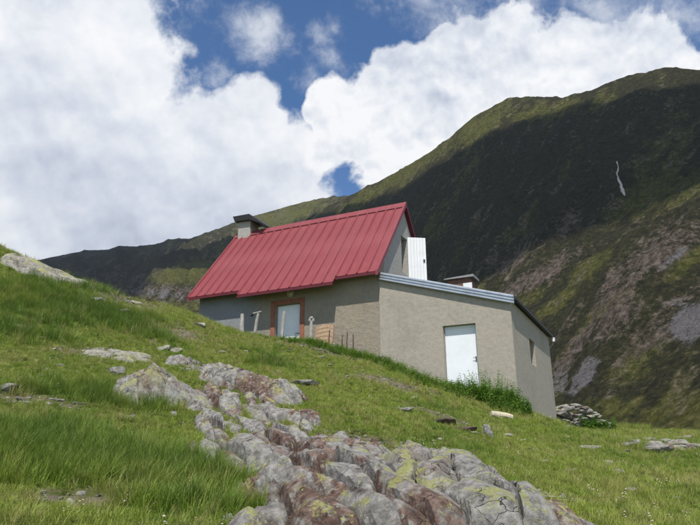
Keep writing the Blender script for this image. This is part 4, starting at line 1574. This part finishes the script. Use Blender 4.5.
m, T = new_mat('petal')
tn = T.n('ShaderNodeAttribute', attribute_name='tint', attribute_type='INSTANCER')
finish(T, T.mix(T.n('ShaderNodeSeparateColor', i_0=tn.outputs['Color']).outputs[0], (.72, .70, .66), (.55, .28, .38)), .7, translucent=.2)
M_PETAL = m
x, y, z = sample_ground(lambda d: 9.0, 4, 26)
sp = fbm(np.stack([x, y], -1) * .9, 3, seed=91)
ok = free_of_rock(x, y) & outside_building(x, y, .3) & (RNG.random(len(x)) < np.clip(.25 + 1.4 * sp, .04, 1)) & (lush_at(x, y) < .35)
x, y, z = x[ok], y[ok], z[ok]
n = len(x)
scatter('meadow_flowers', np.stack([x, y, z], -1), RNG.uniform(.6, 1.4, n), np.stack([np.clip(RNG.normal(.5, .4, n), 0, 1), np.zeros(n), np.zeros(n), np.ones(n)], -1),
        [(flower_mesh(1, .007), M_PETAL), (flower_mesh(2, .010), M_PETAL)], RNG.integers(0, 2, n), 'tiny white and pink flowers sprinkled through the turf', 'flowers')

# gravel and chips on the bare patches
x, y, z = sample_ground(lambda d: 60.0, 4, 26)
ok = free_of_rock(x, y) & outside_building(x, y) & (RNG.random(len(x)) < bare_at(x, y) * .8 + .025)
x, y, z = x[ok], y[ok], z[ok]
n = len(x)
chips = [(facet_rock(600 + k, (1.0, .8, .5), 2, 9), [M_ROCKP, M_ROCKG, M_ROCK][k % 3]) for k in range(6)]
scatter('stone_chips', np.stack([x, y, z + .004], -1), RNG.uniform(.025, .09, n) * (1 + RNG.random(n) ** 6), np.ones((n, 4)), chips, RNG.integers(0, 6, n), 'small stone chips strewn over the bare earth patches', 'gravel', .3)

# rank green weeds along the foot of the walls
M_WEED = blade_mat('weed_leaf', (.060, .15, .014), (.19, .31, .036), (.28, .40, .09))
weeds = [(leaf_plant_mesh(700 + k, .34, 5, 6, .085, .12), M_WEED) for k in range(4)] + [(tuft_mesh(720 + k, 26, .14, .34, .09, .008, .5), M_WEED) for k in range(2)]
pts, sc = [], []
line = [(245, 338, -1.5), (275, 343, -1.5), (305, 346, -1.35), (330, 352, -1.15), (356, 359, -.85), (382, 364, -.5), (425, 384, -.35), (449, 393, -.35), (480, 398, -.35), (520, 413, -.35)]
lx = [l[0] for l in line]
for k in range(1500):
    px = random.uniform(246, 527)
    if 320 < px < 470 and random.random() < .15 + .35 * math.sin(px * .23):
        continue
    py = np.interp(px, lx, [l[1] for l in line])
    v = np.interp(px, lx, [l[2] for l in line])
    p = facade_pt(px, py, v)
    wdt = np.interp(px, [246, 300, 360, 400, 450, 520], [.25, .5, .6, .6, .7, .8])
    p = p - V * abs(random.gauss(0, wdt * .55)) + V * random.uniform(0, .18)
    p[2] = float(ground(p[0], p[1]))
    if outside_building(p[None, 0], p[None, 1], .02)[0]:
        pts.append(p)
        sc.append(random.uniform(.3, 1.0) * np.interp(px, [246, 330, 445, 470, 490, 515, 527], [.6, .9, 1.1, 1.25, 1.5, 1.4, .8]))
n = len(pts)
scatter('wall_foot_weeds', np.array(pts), sc, np.stack([RNG.random(n), np.clip(RNG.normal(.02, .08, n), 0, .5), np.zeros(n), np.ones(n)], -1), weeds, RNG.integers(0, 6, n),
        'rank bright green weeds growing along the foot of the walls', 'weeds')


def bush(px, py, v, hgt_, wid, seed, label, lean=0.0):
    """leafy nettle bush: stems and foliage"""
    rg = np.random.default_rng(seed)
    p = facade_pt(px, py, v)
    p[2] = float(ground(p[0], p[1]))
    root = empty('nettle_bush', tuple(p), 0, label=label, category='bush')
    LV, LF, tip = [], [], []
    st = MB()
    for k in range(110):
        a = rg.uniform(0, 6.28)
        r = wid * math.sqrt(rg.uniform(0, 1))
        h = hgt_ * rg.uniform(.55, 1.05) * (1 - .45 * (r / wid) ** 2)
        b0 = np.array([r * math.cos(a), r * math.sin(a) * .6, -.06])
        b0[2] = float(ground(p[0] + b0[0], p[1] + b0[1])) - p[2] - .03
        top = b0 + np.array([math.cos(a) * h * .18 + lean, math.sin(a) * h * .12, h])
        st.tube([tuple(b0), tuple((b0 + top) / 2 + np.array([.01, 0, 0])), tuple(top)], [.006, .005, .003], 4)
        for j in range(11):
            t = (j + 1.2) / 12
            q_ = b0 + (top - b0) * t
            aa = rg.uniform(0, 6.28)
            for s_ in (0, math.pi):
                sz = .115 * (1.05 - .5 * t) * rg.uniform(.7, 1.2)
                an = aa + s_ + rg.uniform(-.4, .4)
                o_ = np.array([math.cos(an), math.sin(an), rg.uniform(-.3, .3)])
                sd = np.array([-math.sin(an), math.cos(an), rg.uniform(-.3, .3)])
                i0 = len(LV)
                LV.extend([q_, q_ + o_ * sz * .4 - sd * sz * .27, q_ + o_ * sz + np.array([0, 0, -.25 * sz]), q_ + o_ * sz * .4 + sd * sz * .27])
                LF.extend([(i0, i0 + 1, i0 + 2), (i0, i0 + 2, i0 + 3)])
    me = mesh_np('foliage', LV, LF)
    link('foliage', me, M_BUSH, root)
    st.build('stems', M_BUSH, root)
    return root


m, T = new_mat('nettle_leaf')
co = T.n('ShaderNodeNewGeometry').outputs['Position']
finish(T, T.ramp(T.noise(co, 9, 4, .6), [(.3, (.060, .15, .016)), (.55, (.125, .25, .03)), (.75, (.22, .36, .06))]), .55, spec=.3, translucent=.35)
M_BUSH = m
bush(491, 402, -.6, .92, .85, 3, 'tall leafy nettle bush against the annex wall right of the white door')
bush(512, 411, -.6, .62, .5, 4, 'lower leafy bush at the front corner of the annex')
for px, py, s_, lab in ((585, 424, .5, 'dark green weed clump at the foot of the tumbled wall'), (603, 428, .45, 'dark green weed clump at the far end of the tumbled wall')):
    p = hit(px, py)
    r_ = empty('weed_clump', tuple(p), 0, label=lab, category='weeds')
    link('leaves', leaf_plant_mesh(int(px), s_, 26, 8, .15, .5), M_BUSH, r_)

# ------------------------------------------------------------------ pale gully stream on the mountain
def on_mountain(px, py):
    d = (MRX - px) ** 2 + (MRY - py) ** 2
    i, j = np.unravel_index(np.argmin(d), d.shape)
    return MT_R[i, j]


path_px = [(617, 161, .7), (618, 168, 1.2), (617, 174, .9), (619, 180, 1.6), (621.5, 186, 1.9), (623, 191, 2.3), (625, 197, 1.0)]
V_, F_ = [], []
fine = []
for (a, c) in zip(path_px, path_px[1:]):
    for t in np.linspace(0, 1, 4, endpoint=False):
        fine.append([a[k] + (c[k] - a[k]) * t + (random.uniform(-.5, .5) if k == 0 else 0) for k in range(3)])
Dp = np.array([np.linalg.norm(on_mountain(px, py) - EYE) for px, py, w in fine])
Ds = np.convolve(np.pad(Dp, 4, 'edge'), np.ones(9) / 9, 'valid') - 3.0
for i, (px, py, w) in enumerate(fine):
    for k, sx in enumerate((-1, -.4, .4, 1)):
        r = ray(px + sx * w, py)
        V_.append(EYE + r / np.linalg.norm(r) * (min(Ds[i], Dp[i] - .5) + (4.0 if abs(sx) > .5 else 0)))
    if i:
        b0 = (i - 1) * 4
        for k in range(3):
            F_.append((b0 + k, b0 + k + 1, b0 + 5 + k, b0 + 4 + k))
me = mesh_np('gully_scree', V_, F_, True)
link('gully_scree', me, plain_mat('pale_scree', (.50, .42, .36), .9, .35, .5, .5), None, kind='structure', label='thin pale scree streak in a gully high on the dark slope')


# ------------------------------------------------------------------ clouds overhead, whose shadows lie on the mountains
M_CLOUD = plain_mat('cloud_white', (.9, .9, .9), 1.0, .02, .01)


def shadow_cloud(P, mask, H, cellm, seed):
    pts = P[mask]
    q_ = pts[:, :2] + (H - pts[:, 2:3]) * (SUN[:2] / SUN[2])[None]
    lo_, hi_ = q_.min(0) - 80, q_.max(0) + 80
    nx, ny = np.ceil((hi_ - lo_) / cellm).astype(int) + 1
    g = np.zeros((nx, ny))
    ij = np.round((q_ - lo_) / cellm).astype(int)
    g[ij[:, 0], ij[:, 1]] = 1
    for _ in range(4):                       # close gaps and soften
        s = np.pad(g, 1)
        g = np.maximum(g, (s[:-2, 1:-1] + s[2:, 1:-1] + s[1:-1, :-2] + s[1:-1, 2:]) / 2.6)
        g = np.minimum(g, 1)
    for _ in range(4):
        s = np.pad(g, 1)
        g = (s[:-2, 1:-1] + s[2:, 1:-1] + s[1:-1, :-2] + s[1:-1, 2:] + 2 * g) / 6
    GX, GY = np.meshgrid(np.arange(nx), np.arange(ny), indexing='ij')
    W = np.stack([lo_[0] + GX * cellm, lo_[1] + GY * cellm], -1)
    g = g + .12 + .30 * fbm(W / 80.0, 6, seed=seed, gain=.7)
    th = np.clip(g - .5, 0, 1)
    zt = H + 90 * np.sqrt(th) * (1 + .5 * fbm(W / 40.0, 4, seed=seed + 3))
    zb = H - 14 * np.sqrt(th)
    fm = (g[:-1, :-1] > .5) & (g[1:, :-1] > .5) & (g[1:, 1:] > .5) & (g[:-1, 1:] > .5)
    ii, jj = np.nonzero(fm)
    ix = np.arange(nx * ny).reshape(nx, ny)
    Ft = np.stack([ix[ii, jj], ix[ii + 1, jj], ix[ii + 1, jj + 1], ix[ii, jj + 1]], -1)
    VV = np.concatenate([np.concatenate([W, zt[..., None]], -1).reshape(-1, 3), np.concatenate([W, zb[..., None]], -1).reshape(-1, 3)])
    FF = np.concatenate([Ft, Ft[:, ::-1] + nx * ny])
    used = np.unique(FF)
    rm = -np.ones(len(VV), int)
    rm[used] = np.arange(len(used))
    link('sky_cloud', mesh_np('sky_cloud', VV[used], rm[FF], True), M_CLOUD, None, kind='structure')


up_b = np.interp(MRX, [150, 330, 400, 450, 520, 600, 700, 900], [215, 232, 206, 178, 140, 122, 104, 120])
lo_b = np.interp(MRX, [150, 330, 440, 480, 520, 560, 600, 650, 700, 900], [330, 330, 290, 268, 236, 222, 203, 186, 168, 120])
shadow_cloud(MT_R, (MRY > up_b) & (MRY < lo_b), 1150.0, 9.0, 5)
mk = (MLX < np.interp(MLY, [240, 260, 280, 300], [180, 150, 130, 110])) & ~(np.hypot((MLX - 205) / 62, (MLY - 272) / 27) < 1) & (MLY < 300) & (MLX < 420)
shadow_cloud(MT_L, mk, 1400.0, 16.0, 9)

# ------------------------------------------------------------------ mountain air
m = bpy.data.materials.new('mountain_air')
m.use_nodes = True
T = NT(m.node_tree)
pv = T.n('ShaderNodeVolumePrincipled')
pv.inputs['Color'].default_value = (.80, .88, 1.0, 1)
pv.inputs['Density'].default_value = .00008
pv.inputs['Anisotropy'].default_value = .2
T.n('ShaderNodeOutputMaterial', i_Volume=pv.outputs[0])
MB().box(-1700, 1700, -60, max(MT_R[..., 1].max(), MT_L[..., 1].max()) + 10, -76.5, max(MT_R[..., 2].max(), MT_L[..., 2].max()) + 6).build('haze', m, None, kind='stuff', label='thin blue mountain air over the valley', category='haze')
